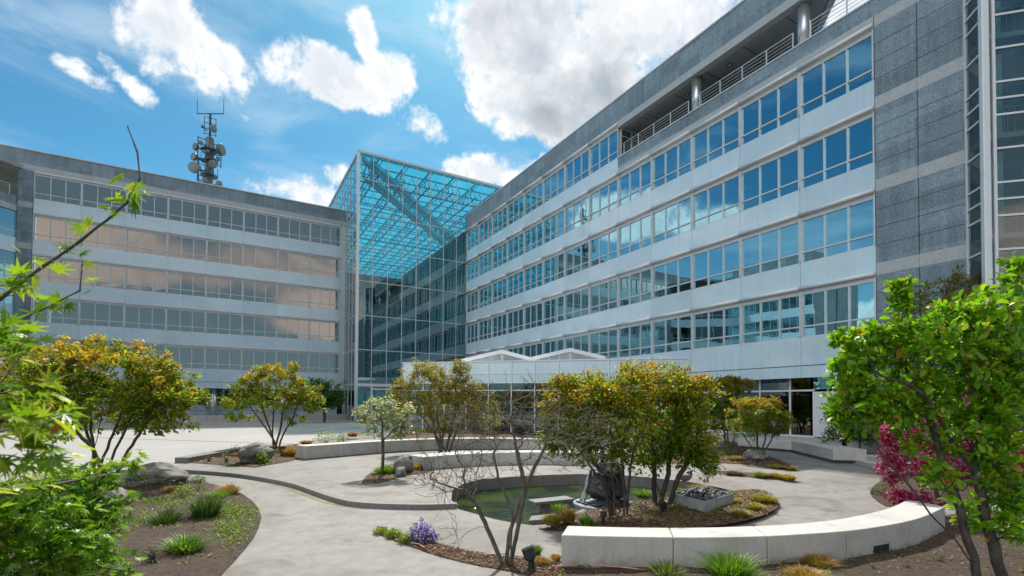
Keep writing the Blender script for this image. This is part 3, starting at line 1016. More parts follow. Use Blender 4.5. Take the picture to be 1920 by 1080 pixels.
FRr.box(mb, ST, STW, -9, -.41, SILL[4] - .5, SILL[4] - .25, 0)
mb.build('terrace_parapet', [M['stone'], M['stone_l'], M['alu'], M['joint']], RW)
mb = MB()
FRr.box(mb, SE + .02, STW, -.35, .0, -.1, SILL[3] + WH + .5, 0)
for k in range(5):
    zz = SILL[k] + WH if k < 4 else 0
    if k < 4: FRr.box(mb, SE + .02, STW, .0, .012, zz, zz + .52, 1)
FRr.box(mb, SE + .02, STW, .0, .012, SILL[0] + WH - HF, SILL[0] + WH - HF + .52, 1)
zs = []
for k in range(-1, 4):
    zt = SILL[k] + WH + .52 if k >= 0 else SILL[0] + WH - HF + .52
    zs += [zt + j * .77 for j in range(1, 4)]
stone_joints(mb, FRr, SE + .02, STW, 1.52, 0, SILL[3] + WH, zs, 3)
FRr.box(mb, SE + 1.516, SE + 1.524, .012, .0145, 1, SILL[3] + WH + .5, 3)
mb.build('stone_end_wall', [M['stone'], M['stone_l'], M['alu'], M['joint']], RW)
mb = MB()      # body behind the facade, south of the tower and roof edges
mb.box(XR + .36, XR + 14, -6, 7.4, -.1, SILL[4]); mb.box(XR + 6, XR + 14, 7.4, YB, -.1, SILL[4] - .55)
mb.build('rear_block', M['stone'], RW)
interior(RW, FRr, .05, SE, 3.6, SILL, 19.0)
interior(RW, FRr, .05, ST - .1, 19.1, [SILL[4]], 22.1)
# railing of the roof terrace
def railing(bld, fr, s0, s1, z, d=-.25, step=1.6, h=.95, skip=()):
    mb = MB()
    n = round((s1 - s0) / step)
    for i in range(n + 1):
        s_ = s0 + (s1 - s0) * i / n
        fr.box(mb, s_ - .025, s_ + .025, d - .03, d + .03, z, z + h)
    for j in range(5):
        zz = z + h - j * .19
        r_ = .026 if j == 0 else .012
        mb.tube([fr.p(s0, d, zz), fr.p(s1, d, zz)], r_, 6)
    return mb.build('railing', M['alu'], bld)


railing(RW, FRr, ST + .35, ST + 2 * BAY - .42, SILL[4] + .02)
railing(RW, FRr, ST + 2 * BAY + .42, ST + 4 * BAY - .42, SILL[4] + .02)
railing(RW, FRr, ST + 4 * BAY + .42, STW + 4, SILL[4] + .02)
# glazed walls of the terrace
mb = MB(); mg = MB()
FRt = Fr((XR + .2, YB - ST - .06), (1, 0))
for i in range(5):
    FRt.box(mb, i * 1.0, i * 1.0 + .07, -.05, .05, SILL[4], zl + .06)
FRt.box(mb, 0, 4.4, -.05, .04, SILL[4], SILL[4] + .08); FRt.box(mb, 0, 4.4, -.05, .04, zl - .06, zl + .05); FRt.box(mb, 0.08, 4.4, -.045, .035, SILL[4] + 1.6, SILL[4] + 1.66)
FRt.quad(mg, 0, 4.4, 0, SILL[4], zl)
FRw = Fr((XR + 4.5, YB - ST), (0, -1))
for i in range(9): FRw.box(mb, i * 1.6, i * 1.6 + .07, -.05, .05, SILL[4], zl + .06)
FRw.box(mb, .08, 13, -.045, .04, zl - .3, zl - .22)
FRw.quad(mg, 0, 13, 0, SILL[4], zl)
w_ = mb.build('terrace_glazing', M['alu'], RW); mg.build('glass', M['pane'], w_)
mb = MB(); mb.box(XR + 5.2, XR + 5.4, 13, YB - ST + 3, SILL[4], zl + .05); mb.box(XR + .4, XR + 5.2, YB - ST + 2.9, YB - ST + 3.1, SILL[4], zl + .05); mb.build('terrace_room', M['inner'], RW)
# ground storey: recessed glazing, base, white door leaf
mb = MB(); mg = MB()
sg0, sg1 = 20.0, SE - .1
x = sg0
while x < 38.6:
    FRr.box(mb, x - .04, x + .04, -.66, -.54, .70, 3.5); x += 1.62
FRr.box(mb, sg0, 39.0, -.65, -.545, 2.86, 2.95); FRr.box(mb, sg0, 39.0, -.655, -.5, .62, .70)
FRr.quad(mg, sg0, 38.8, -.6, .7, 3.5)
g_ = mb.build('ground_glazing', M['alu_w'], RW); mg.build('glass', M['pane_d'], g_)
mb = MB(); FRr.box(mb, 38.95, 40.25, -.64, -.52, .66, 2.84); FRr.box(mb, 38.95, 40.25, -.62, -.6, 2.95, 3.5, 1); FRr.box(mb, 40.28, 40.5, -.66, -.45, .3, 3.5, 0); mb.build('door', [M['alu_w'], M['pane']], RW)
mb = MB(); FRr.box(mb, sg0, SE, -.8, -.45, -.05, .62); mb.build('base_wall', M['conc'], RW)
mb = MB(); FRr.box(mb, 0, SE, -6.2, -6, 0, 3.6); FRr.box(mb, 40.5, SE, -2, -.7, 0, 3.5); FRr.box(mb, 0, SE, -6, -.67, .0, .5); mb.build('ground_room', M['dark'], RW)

# ---- left wing
LW = thing('office_wing', (0, YL, 0), 'office wing across the plaza on the left with white panel bands and peach reflecting windows', 'building', 'office wings round the garden')
rng2 = random.Random(5)
NL = 8
for k in range(5):
    for i in range(NL): window(LW, FLt, i * BAY, SILL[k], False, True, rng2)
for k in range(5):
    mb = MB()
    z0 = SILL[k - 1] + WH + .1 if k else 4.20
    spandrel(mb, FLt, 0, NL, z0, SILL[k])
    FLt.box(mb, 0, NL * BAY + .5, -.3, -.051, z0, SILL[k])
    if k == 0:
        spandrel(mb, FLt, 0, NL, 3.55, 4.17); FLt.box(mb, 0, NL * BAY + .5, -.6, -.051, 3.55, 4.17)
    mb.build('spandrel_band', M['panel'], LW)
mb = MB()
FLt.box(mb, NL * BAY, NL * BAY + .56, -.3, .0, 3.55, 22.4)
mb.build('end_panel', M['alu'], LW)
mb = MB()
SLW = -14
FLt.box(mb, SLW, NL * BAY + .56, -.4, .02, 22.75, ROOF - .1, 0)
FLt.box(mb, SLW, NL * BAY + .56, -.4, .035, SILL[4] + WH + .1, 22.75, 1)
FLt.box(mb, SLW, NL * BAY + .56, -.5, .07, ROOF - .1, ROOF - .0, 2)
stone_joints(mb, FLt, SLW + .4, NL * BAY, BAY * .72, 22.76, ROOF - .1, [], 3)
mb.build('roof_fascia', [M['stone'], M['stone_l'], M['alu'], M['joint']], LW)
mb = MB(); FLt.box(mb, SLW, NL * BAY + .56, -14, -.41, 22.6, ROOF - .12); mb.build('roof', M['stone'], LW)
mb = MB()
FLt.box(mb, -1.0, -.03, -.4, .03, 0, SILL[4] + WH + .1, 0)
for k in range(5):
    FLt.box(mb, -1.0, -.03, .03, .042, SILL[k] - .85, SILL[k] - .33, 1)
stone_joints(mb, Fr(FLt.p(0, .03, 0), (1, 0)), -1.0, -.03, 5, 0, 20, [SILL[0] - 1.6 + .8 * j for j in range(23)], 2)
mb.build('stone_pier', [M['stone'], M['stone_l'], M['joint']], LW)
interior(LW, FLt, .05, NL * BAY + .5, 3.6, SILL, 22.5)
# bevelled corner with the recessed terrace
P0 = FLt.p(-1.0, -.1, 0)
FLc = Fr((P0.x - .707 * 9.7, P0.y - .707 * 9.7), (.707, .707))
LB = 9.7 / 3
for k in range(5):
    mb = MB()
    mat = M['panel'] if k < 4 else M['stone']
    z0 = SILL[k - 1] + WH if k else 3.55
    FLc.box(mb, 0, 9.7, -.3, 0, z0 + (.5 if k == 4 else 0), SILL[k])
    if k == 4: FLc.box(mb, 0, 9.7, -.3, .012, z0, z0 + .5, 1)
    mb.build('spandrel_band', [mat, M['stone_l']], LW)
    mb = MB(); mg = MB()
    dd = -3 if k == 4 else -.1
    n = 6
    for i in range(n + 1):
        FLc.box(mb, i * 9.7 / n - .04, i * 9.7 / n + .04, dd - .05, dd + .05, SILL[k], SILL[k] + WH)
    FLc.box(mb, 0, 9.7, dd - .045, dd + .045, SILL[k] + (.5 if k < 4 else 1.7), SILL[k] + (.57 if k < 4 else 1.77))
    FLc.quad(mg, 0, 9.7, dd, SILL[k], SILL[k] + WH)
    g_ = mb.build('corner_glazing', M['alu'], LW); mg.build('glass', M['pane_d'], g_)
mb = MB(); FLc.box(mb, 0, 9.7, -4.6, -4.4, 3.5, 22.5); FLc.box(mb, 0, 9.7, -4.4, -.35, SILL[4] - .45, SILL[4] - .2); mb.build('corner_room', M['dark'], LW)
mb = MB(); FLc.box(mb, -5, 10.2, -5, .3, 22.3, 22.62); FLc.box(mb, -1, 9.7, -2.9, -2.4, 21.4, 22.3); mb.build('terrace_ceiling', M['soffit'], LW)
railing(LW, FLc, .2, 9.2, SILL[4], -.25, 1.7)
# ground storey
mb = MB(); mg = MB()
for i in range(17):
    FLt.box(mb, i * BAY / 2 - .05, i * BAY / 2 + .05, -1.66, -1.55, .3, 3.6)
FLt.box(mb, 0, NL * BAY, -1.65, -1.56, 1.78, 1.85)
FLt.quad(mg, 0, NL * BAY, -1.6, 1.8, 3.6)
g_ = mb.build('ground_glazing', M['alu_w'], LW); mg.build('glass', M['pane_d'], g_)
mb = MB()
for i in range(16):
    FLt.box(mb, i * BAY / 2 + .05, (i + 1) * BAY / 2 - .05, -1.64, -1.6, 1.32, 1.77); FLt.box(mb, i * BAY / 2 + .05, (i + 1) * BAY / 2 - .05, -1.64, -1.6, .3, 1.28)
mb.build('apron_panels', M['panel'], LW)
for i in range(0, 15, 1):
    mb = MB(); s_ = i * BAY / 2 + .14
    FLt.box(mb, s_, s_ + .09, -1.6, -1.585, 1.48, 1.68, 0); FLt.box(mb, s_ + .2, s_ + .29, -1.6, -1.585, 1.48, 1.68, 0)
    mb.add([FLt.p(s_ + .06, -1.582, 1.68), FLt.p(s_ + .145, -1.582, 1.54), FLt.p(s_ + .23, -1.582, 1.68), FLt.p(s_ + .23, -1.582, 1.60), FLt.p(s_ + .145, -1.582, 1.46), FLt.p(s_ + .06, -1.582, 1.60)], [(5, 4, 1, 0), (4, 3, 2, 1)], 0)
    for j in range(3): FLt.box(mb, s_ + .42, s_ + .95 - .1 * (j % 2), -1.6, -1.59, 1.49 + j * .075, 1.515 + j * .075, 1)
    mb.build('emblem', [M['blue'], M['dishd']], LW)
for i in range(0, 9, 2):
    mb = MB(); mb.lathe(FLt.p(i * BAY + .8, -.75, .2), [(.34, 0), (.34, 3.4)], 20)
    mb.build('column', M['steel'], LW).data.shade_smooth()
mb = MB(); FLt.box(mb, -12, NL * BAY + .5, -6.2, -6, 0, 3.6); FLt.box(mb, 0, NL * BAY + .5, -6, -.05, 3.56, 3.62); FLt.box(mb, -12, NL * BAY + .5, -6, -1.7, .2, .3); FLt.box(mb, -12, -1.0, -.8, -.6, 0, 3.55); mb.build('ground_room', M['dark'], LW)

pw = [at(60, 797.5), at(352, 793), at(500, 789.8), at(650, 787.2)]
pwz = .32
T = thing('plaza_wall', (pw[0].x, pw[0].y, pwz), 'low white block wall on the plaza in front of the left office wing', 'low wall')
q0, q1 = pw[1], pw[3]
dr = (q1 - q0).normalized(); nn = V((-dr.y, dr.x, 0))
L_ = (q1 - q0).length
i = -6
while i * 1.55 < L_ - .3:
    a = q0 + dr * (i * 1.55 + .008); b = q0 + dr * min((i + 1) * 1.55 - .008, L_)
    mb = MB(); mb.poly([a, b, b + nn * .6, a + nn * .6], .2, .93); mb.build('block', M['conc'], T, bevel=.01)
    i += 1

# ---- west wing: only its reflection shows, in the windows on the right
WX = P0.x - .707 * 9.7
WW = thing('office_wing', (WX, 42, 0), 'office wing closing the courtyard on the far left, seen mirrored in the right hand windows', 'building', 'office wings round the garden')
FW = Fr((WX, 38.5), (0, 1))
LWW = P0.y - .707 * 9.7 - 38.5
for k in range(5):
    mb = MB(); z0 = SILL[k - 1] + WH if k else 3.5
    FW.box(mb, 0, LWW, -.3, 0, z0, SILL[k]); mb.build('spandrel_band', M['panel'], WW)
    mb = MB(); mg = MB()
    for i in range(int(LWW / 1.1)): FW.box(mb, i * 1.1, i * 1.1 + .06, -.15, -.05, SILL[k], SILL[k] + WH)
    FW.quad(mg, 0, LWW, -.1, SILL[k], SILL[k] + WH); g_ = mb.build('window_band', M['alu'], WW); mg.build('glass', M['pane'], g_)
mb = MB(); FW.box(mb, 0, LWW, -.4, .03, 22.1, ROOF); FW.box(mb, 0, LWW, -12, -.41, 22.1, ROOF - .1); FW.box(mb, 0, LWW, -6, -5.8, 0, 22); FW.box(mb, 0, .3, -12, -.31, 0, 22.1); mb.build('roof', M['stone'], WW)

# ---- stair tower at the end of the right wing
TW = thing('stair_tower', (XR, 7, 0), 'glazed stair tower with a pale steel corner column standing beside the stone end wall', 'tower')
s2 = math.sqrt(.5)
c0 = V((XR, 7.41, 0)); c1 = c0 + V((-s2, -s2, 0)) * 1.09
F1 = Fr((c0.x, c0.y), (-s2, -s2)); F2 = Fr((c1.x + .0, c1.y), (s2, -s2))
pat = [0, .59, 1.18, 2.40]
zz = []
k = -1
while Z4 + HF * k < 23:
    for p_ in pat: zz.append(Z4 + HF * k - .12 + p_)
    k += 1
zz = [z for z in zz if z > .3]
mb = MB(); mg = MB()
for z in zz:
    F1.box(mb, .07, 1.02, -.06, .03, z - .035, z + .035); F2.box(mb, .31, 4.0, -.06, .03, z - .035, z + .035)
F1.box(mb, 0, .07, -.08, .04, 0, 24.5); F1.box(mb, 1.02, 1.09, -.08, .04, 0, 24.5)
for s_ in (.22, 2.1, 3.95): F2.box(mb, s_, s_ + .09, -.08, .04, 0, 24.5)
F1.quad(mg, 0, 1.09, -.015, 0, 24.5); F2.quad(mg, .2, 4.0, -.015, 0, 24.5)
g_ = mb.build('curtain_wall', M['alu_w'], TW); mg.build('glass', M['clear'], g_)
mb = MB(); q = c1 + V((-.02, 0, 0))
mb.poly([q + V((-.16, .0, 0)), q + V((.0, -.16, 0)), q + V((.16, 0, 0)), q + V((.0, .16, 0))][::1], 0, 24.7)
mb.build('corner_column', M['alu_w'], TW, bevel=.03)
mb = MB(); mr = MB()
pc = F2.p(2.1, -1.6, 0)
for k in range(-1, 5):
    z = Z4 + HF * k - .9
    mb.poly([F1.p(.1, -.1, 0), F1.p(1.0, -.1, 0), F2.p(.3, -.1, 0), F2.p(3.9, -.1, 0), F2.p(3.9, -.9, 0), F2.p(.9, -.9, 0)], z, z + .18)
    zh = z + 1.8
    for a, b, za, zc in ((.95, 3.0, z, zh), (3.0, .95, zh, z + 3.6)):
        dd = -1.6 if zc == zh else -2.8
        mb.add([F2.p(a, dd, za), F2.p(b, dd, zc), F2.p(b, dd + 1.1, zc), F2.p(a, dd + 1.1, za), F2.p(a, dd, za + .2), F2.p(b, dd, zc + .2), F2.p(b, dd + 1.1, zc + .2), F2.p(a, dd + 1.1, za + .2)],
               [(0, 1, 2, 3), (4, 5, 6, 7), (0, 1, 5, 4), (3, 2, 6, 7)])
        mr.tube([F2.p(a, dd + 1.1, za + 1.1), F2.p(b, dd + 1.1, zc + 1.1)], .03, 6)
        for j in range(7):
            u = j / 6
            q = F2.p(a + (b - a) * u, dd + 1.1, za + .2 + (zc - za) * u); mr.bar(q, q + V((0, 0, .92)), .025)
    F2.box(mb, .35, .75, -.5, -.42, z + .2, z + 3.2)
    mr.tube([F2.p(.4, -.25, z + 1.15), F2.p(3.9, -.25, z + 1.15)], .025, 6)
    for j in range(12): q = F2.p(.4 + j * .31, -.25, z + .18); mr.bar(q, q + V((0, 0, .97)), .02)
mb.build('stair_flights', M['alu_w'], TW)
mr.build('handrail', M['alu'], TW)
mb = MB(); F2.box(mb, -.2, 4.2, -5.0, -4.9, 0, 24.4); F2.box(mb, 4.0, 4.2, -5, -.02, 0, 24.5); mb.poly([c0, c1, F2.p(4.2, 0, 0), F2.p(4.2, -5, 0), F2.p(0, -5, 0)], 24.5, 24.8); mb.build('core_wall', M['inner'], TW)

# ---- glass atrium
AT = thing('glass_atrium', (XB, YB, 0), 'tall teal glass atrium cube with steel trusses standing in the corner between the office wings', 'atrium')
ZT = 28.63
YE = 112
FA = Fr((XB, YB), (1, 0)); FAs = Fr((XB, YE), (0, -1))
AW, AD = 22.4, YE - YB
rows = [ZT - 2.9 - 3.6 * i for i in range(7)]
mb = MB(); mg = MB()
ncol = 14
for i in range(1, ncol + 1):
    FA.box(mb, i * 1.6 - .03, i * 1.6 + .03, -.07, .03, 3.9 if i not in (2,) else .3, ZT - .25)
for z in rows: FA.box(mb, .16, AW, -.06, .025, z - .035, z + .035)
FA.box(mb, 0, AW, -.2, .06, ZT - .25, ZT)
FA.quad(mg, 0, AW, -.02, .3, ZT - .2)
g_ = mb.build('front_curtain_wall', M['alu'], AT); mg.build('glass', M['atrium'], g_)
mb = MB(); mg = MB()
for i in range(1, 38): FAs.box(mb, i * 1.6 - .03, i * 1.6 + .03, -.07, .03, .3, ZT - .25)
for z in rows: FAs.box(mb, .0, AD - .16, -.06, .025, z - .035, z + .035)
FAs.box(mb, 0, AD - .01, -.2, .06, ZT - .25, ZT)
FAs.quad(mg, 0, AD, -.02, .3, ZT - .2)
g_ = mb.build('side_curtain_wall', M['alu'], AT); mg.build('glass', M['clear'], g_)
mb = MB(); FA.box(mb, -.06, .2, -.26, .06, 0, ZT - .26); mb.build('corner_post', M['alu_w'], AT)
mb = MB(); mb.add([(XB + .1, YB + .1, ZT - .1), (XB + AW, YB + .1, ZT - .1), (XB + AW, YE, ZT - .1), (XB + .1, YE, ZT - .1)], [(0, 1, 2, 3)]); mb.build('roof_glass', M['roofglass'], AT)
mb = MB()
z1, z0 = ZT - .35, ZT - 2.0
for i in range(8):
    x = XB + 2.2 + i * 2.9
    mb.bar((x, YB + .4, z1), (x, YE - .2, z1), .13); mb.bar((x, YB + .4, z0), (x, YE - .2, z0), .13)
    n = 30
    for j in range(n):
        ya, yb_ = YB + .4 + j * (59 / n), YB + .4 + (j + 1) * (59 / n)
        mb.bar((x, ya, z0), (x, (ya + yb_) / 2, z1), .05); mb.bar((x, (ya + yb_) / 2, z1), (x, yb_, z0), .05)
    mb.bar((x + .5, YB + .4, z1 + .1), (x + .5, YE - .2, z1 + .1), .06)
for j in range(28):
    y = YB + .6 + j * 2.1
    mb.bar((XB + .2, y, z1 + .18), (XB + AW, y, z1 + .18), .12)
    if j % 3 == 1:
        mb.bar((XB + .2, y, z0 - .1), (XB + AW, y, z0 - .1), .10)
        for i in range(15):
            xa = XB + .2 + i * 1.45
            mb.bar((xa, y, z0), (xa + .72, y, z1), .05); mb.bar((xa + .72, y, z1), (xa + 1.45, y, z0), .05)
mb.build('roof_truss', M['truss'], AT)
mb = MB()
for off in (0, .9):
    a, b = V((XB + .6 + off, YB + .6, z1 - .2)), V((XB + 21.5, YB + 22.4 - off, z1 - .2))
    mb.bar(a, b, .34, .5); mb.bar(a - V((0, 0, 1.9)), b - V((0, 0, 1.9)), .26, .34)
    n = 16
    for j in range(n):
        p, q = a.lerp(b, j / n), a.lerp(b, (j + 1) / n)
        mb.bar(p - V((0, 0, 1.9)), (p + q) / 2, .11); mb.bar((p + q) / 2, q - V((0, 0, 1.9)), .11)
mb.build('diagonal_girder', M['alu'], AT)
mb = MB()
for k in range(5):
    z = Z4 + HF * k - 1.2
    mb.box(XB + 1, XB + AW, YB + 13, 77.8, z, z + .35)
    mb.bar((XB + 1, YB + 13, z + 1.3), (XB + AW, YB + 13, z + 1.3), .06)
    if k < 4:
        for i in range(9): mb.box(XB + 1 + i * 2.6, XB + 1.15 + i * 2.6, YB + 16, YB + 16.2, z + .35, z + 3.6)
mb.box(XB + .6, XB + AW, YB + 18, YB + 18.2, 0, 17.5); mb.box(XB + 12.6, XB + 12.9, YB + .3, 77, 0, ROOF - 1.5)
for k in (0, 1, 2): mb.box(XB + 1.5, XB + AW, YB + 3.0, YB + 12.9, Z4 + HF * k - 1.2, Z4 + HF * k - .9)  # floor slabs added to keep teal-tinted sunlight off the plaza
mb.build('gallery_and_sun_block', M['inner'], AT)
mb = MB()     # ground floor doors
FA.box(mb, .2, 6.0, -.1, .04, 3.9, 4.2); FA.box(mb, 1.55, 1.75, -.1, .05, .3, 3.9); FA.box(mb, 3.6, 3.75, -.1, .05, .3, 3.9); FA.box(mb, 1.75, 3.6, -.1, .045, 3.55, 3.7)
mb.build('door_frame', M['alu_w'], AT)

# ---- low entrance pavilion with gabled roof lights
PV = thing('entrance_pavilion', (18, 27, 0), 'low white panelled entrance pavilion with gabled roof lights in front of the glass atrium', 'pavilion')
pe = V((XR - .01, 20.35, 0)); s2v = V((-s2, s2, 0))
LP = 18.9
ps = pe + s2v * LP
FP = Fr((ps.x, ps.y), (s2, -s2))
ZP = 5.02
mb = MB()
np_ = 12
pw_ = LP / np_
for i in range(np_):
    FP.box(mb, i * pw_ + .03, (i + 1) * pw_ - .03, -.1, 0, 4.18, ZP - .08); FP.box(mb, i * pw_ + .03, (i + 1) * pw_ - .03, -.1, 0, 3.58, 4.13)
mb.build('fascia_panels', M['panel'], PV)
mb = MB()
for i in range(np_ + 1): FP.box(mb, max(0, i * pw_ - .035), min(LP, i * pw_ + .035), -.09, .05, .3, ZP - .08)
FP.box(mb, -.03, LP, -.2, .06, ZP - .08, ZP); FP.box(mb, 0, LP, -.095, .035, 4.13, 4.18); FP.box(mb, 0, LP, -.095, .035, 3.52, 3.58); FP.box(mb, 0, LP, -.095, .03, 3.02, 3.09)
mg = MB(); FP.quad(mg, 0, LP, -.05, .3, 3.52)
g_ = mb.build('frame', M['alu_w'], PV); mg.build('glass', M['pane_d'], g_)
bk = ps + V((.5, .866, 0)) * 14
mb = MB(); mb.poly([FP.p(0, -.2, 0), FP.p(LP, -.2, 0), (XR - .02, YB - 3), (bk.x, bk.y)], 4.2, ZP - .05); mb.build('roof', M['alu_w'], PV)
FPs = Fr((bk.x, bk.y), (-.5, -.866))
mb = MB(); FPs.box(mb, 0, 13.8, -.1, .02, 3.52, ZP - .02); FPs.box(mb, 0, 13.8, -.1, .02, .2, .5)
for i in range(9): FPs.box(mb, i * 1.7, i * 1.7 + .08, -.1, .03, .5, 3.52)
g_ = mb.build('side_wall', M['alu_w'], PV); mg = MB(); FPs.quad(mg, 0, 13.8, -.05, .3, 3.55); mg.build('glass', M['pane'], g_)
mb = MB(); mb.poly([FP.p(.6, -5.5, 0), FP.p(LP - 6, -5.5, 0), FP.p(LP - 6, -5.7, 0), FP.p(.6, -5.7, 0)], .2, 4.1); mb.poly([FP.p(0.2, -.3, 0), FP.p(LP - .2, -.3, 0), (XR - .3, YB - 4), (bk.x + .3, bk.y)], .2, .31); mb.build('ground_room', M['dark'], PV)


def at_z(px, py, fr, d):       # point on the vertical plane a distance d in front of a wall frame
    r_ = ray(px, py); o = fr.o + fr.n * d
    k_ = (o - EYE).dot(fr.n) / r_.dot(fr.n)
    return EYE + r_ * k_


def rooflight(px0, px1, px2, apex_y, base_y, d, depth_):
    a, ap, b = at_z(px0, base_y, FP, d), at_z(px1, apex_y, FP, d), at_z(px2, base_y, FP, d)
    a.z = b.z = ZP
    bk_ = -FP.n * depth_
    mb = MB()
    th = .26
    dn_ = V((0, 0, th))
    for p, q in ((a, ap), (ap, b)):     # thick sloping roof slabs
        e = FP.n * .12
        mb.hexa([p + e, q + e, q + bk_, p + bk_, p + e + dn_, q + e + dn_, q + bk_ + dn_, p + bk_ + dn_])
    f0 = V((ap.x, ap.y, ZP))
    mb.bar(f0, ap, .14)
    for u in (.25, .5, .75):
        p = a.lerp(ap, u); mb.bar(V((p.x, p.y, ZP)), p, .07)
    mb.bar(a + V((0, 0, .03)), b + V((0, 0, .03)), .07)
    r_ = mb.build('roof_light', M['alu_w'], PV)
    mg = MB(); mg.add([a, V((ap.x, ap.y, ZP)), ap, b], [(0, 1, 2), (1, 3, 2)]); mg.build('glass', M['pane_d'], r_)


rooflight(866, 942, 1000, 663, 678, -1.2, 9)
rooflight(990, 1070, 1136, 660, 676, -1.2, 7)

# ---- antenna mast on the left wing roof
mbase = at_z(392, 350, FLt, -6)
Am = thing('antenna_mast', (mbase.x, mbase.y, ROOF - .12), 'grey telecom mast carrying drum antennas and whip aerials on the left wing roof', 'antenna mast')
sc_ = dep(mbase) / FOC
def mpt(px, py, dy=0.0):
    r_ = ray(px, py); k_ = (mbase.y + dy) / r_.y
    return EYE + r_ * k_
mx, my = mbase.x, mbase.y
zt_ = mpt(391, 258).z
mb = MB(); mb.lathe((mx, my, ROOF - .12), [(.36, 0), (.36, zt_ - ROOF + .1)], 18)
for z in np.linspace(ROOF + .5, zt_ - .2, 7): mb.lathe((mx, my, z), [(.385, 0), (.385, .06)], 18)
mb.build('pole', M['dish'], Am)
zu = mpt(394, 213).z
mb = MB()
mb.bar((mx, my, zt_), (mx, my, zu), .18)
for sx in (-1, 1):
    mb.bar((mx + sx * .55, my, zt_ + .3), (mx + sx * .55, my, zu - .5), .07)
    for z in np.linspace(zt_ + .4, zu - .5, 4): mb.bar((mx, my, z), (mx + sx * .55, my, z), .05)
for z in np.linspace(zt_ + .2, zu - .2, 9): mb.bar((mx - .16, my - .15, z), (mx + .16, my - .15, z), .04)
mb.bar(V((mx, my, zu)) - R0 * 1.5, V((mx, my, zu)) + R0 * 1.5, .09)
mb.build('upper_lattice', M['steel_d'], Am)
for sx in (-1, 1):
    mb = MB(); q = V((mx, my, zu)) + R0 * 1.47 * sx; mb.tube([q - V((0, 0, .05)), q + V((0, 0, 1.75))], [.05, .03], 6); mb.build('whip_aerial', M['steel_d'], Am)
mb = MB()
for py in (282, 303, 330):
    z = mpt(391, py).z
    mb.lathe((mx, my, z), [(.4, -.05), (.85, -.03), (.85, .05), (.4, .06)], 18)
    for a_ in range(6):
        c_, s_ = math.cos(a_ * 1.047), math.sin(a_ * 1.047)
        mb.bar((mx + .8 * c_, my + .8 * s_, z), (mx + .8 * c_, my + .8 * s_, z + .95), .06)
for sx, za, zb_ in ((-1, 262, 345), (1, 268, 312), (-.9, 300, 348)):
    mb.bar((mx + sx * 1.1, my - .3, mpt(391, zb_).z), (mx + sx * 1.1, my - .3, mpt(391, za).z), .09)
    for z in np.linspace(mpt(391, zb_).z + .2, mpt(391, za).z - .1, 5): mb.bar((mx, my, z), (mx + sx * 1.1, my - .3, z), .06)
mb.build('platform', M['steel_d'], Am)
for (px, py, r, dx_, dy_, mt) in ((367, 275, .50, -.8, -.5, 'dishd'), (364, 294, .50, -.7, -.6, 'dishd'), (364, 314, .72, -.45, -.85, 'dish'), (414, 281, .75, .8, -.5, 'dishd'), (399, 308, .52, .35, -.9, 'dish'),
                                   (400, 241, .50, .75, -.6, 'dish'), (379, 237, .22, -.9, -.3, 'dishd'), (409, 297, .26, .5, -.8, 'dish'), (376, 267, .3, -.2, -.95, 'dish'), (396, 275, .26, .1, -1, 'dish'),
                                   (383, 284, .24, -.1, -1, 'dish'), (411, 345, .5, .8, -.5, 'dish'), (384, 337, .32, -.1, -1, 'dish'), (390, 283, .2, 0, -1, 'dish')):
    q = mpt(px, py, -.9); r *= .82
    mb = MB(); ax = V((dx_, dy_, 0)).normalized()
    mb.lathe(q - ax * r * .45, [(r * .35, -.1), (r * .8, 0), (r, r * .25), (r, r * .75), (r * .96, r * .8)], 20, 0, ax)
    mb.lathe(q + ax * (r * .352), [(r * .95, 0), (r * .5, .025), (.01, .04)], 20, 1, ax)
    h_ = q - ax * r * .5
    mb.bar(h_, (mx + (h_.x - mx) * .45, my - .2, h_.z), .09)
    mb.build('drum_antenna', [M[mt], M['dish']], Am, smooth=False)


# ------------------------------------------------------------------ plants
def np_mesh(name, verts, faces_flat, loop_tot, mats, tint=None, smooth=True):
    me = bpy.data.meshes.new(name)
    nv, nf = len(verts), len(loop_tot)
    me.vertices.add(nv); me.loops.add(len(faces_flat)); me.polygons.add(nf)
    me.vertices.foreach_set('co', np.asarray(verts, dtype=np.float32).ravel())
    me.loops.foreach_set('vertex_index', np.asarray(faces_flat, dtype=np.int32))
    ls = np.concatenate([[0], np.cumsum(loop_tot)[:-1]]).astype(np.int32)
    me.polygons.foreach_set('loop_start', ls)
    me.polygons.foreach_set('loop_total', np.asarray(loop_tot, dtype=np.int32))
    if tint is not None:
        a = me.attributes.new('tint', 'FLOAT_COLOR', 'POINT')
        c = np.ones((nv, 4), dtype=np.float32); c[:, :3] = tint
        a.data.foreach_set('color', c.ravel())
    me.materials.append(mats)
    me.update(calc_edges=True)
    me.validate()
    if smooth: me.shade_smooth()
    return me


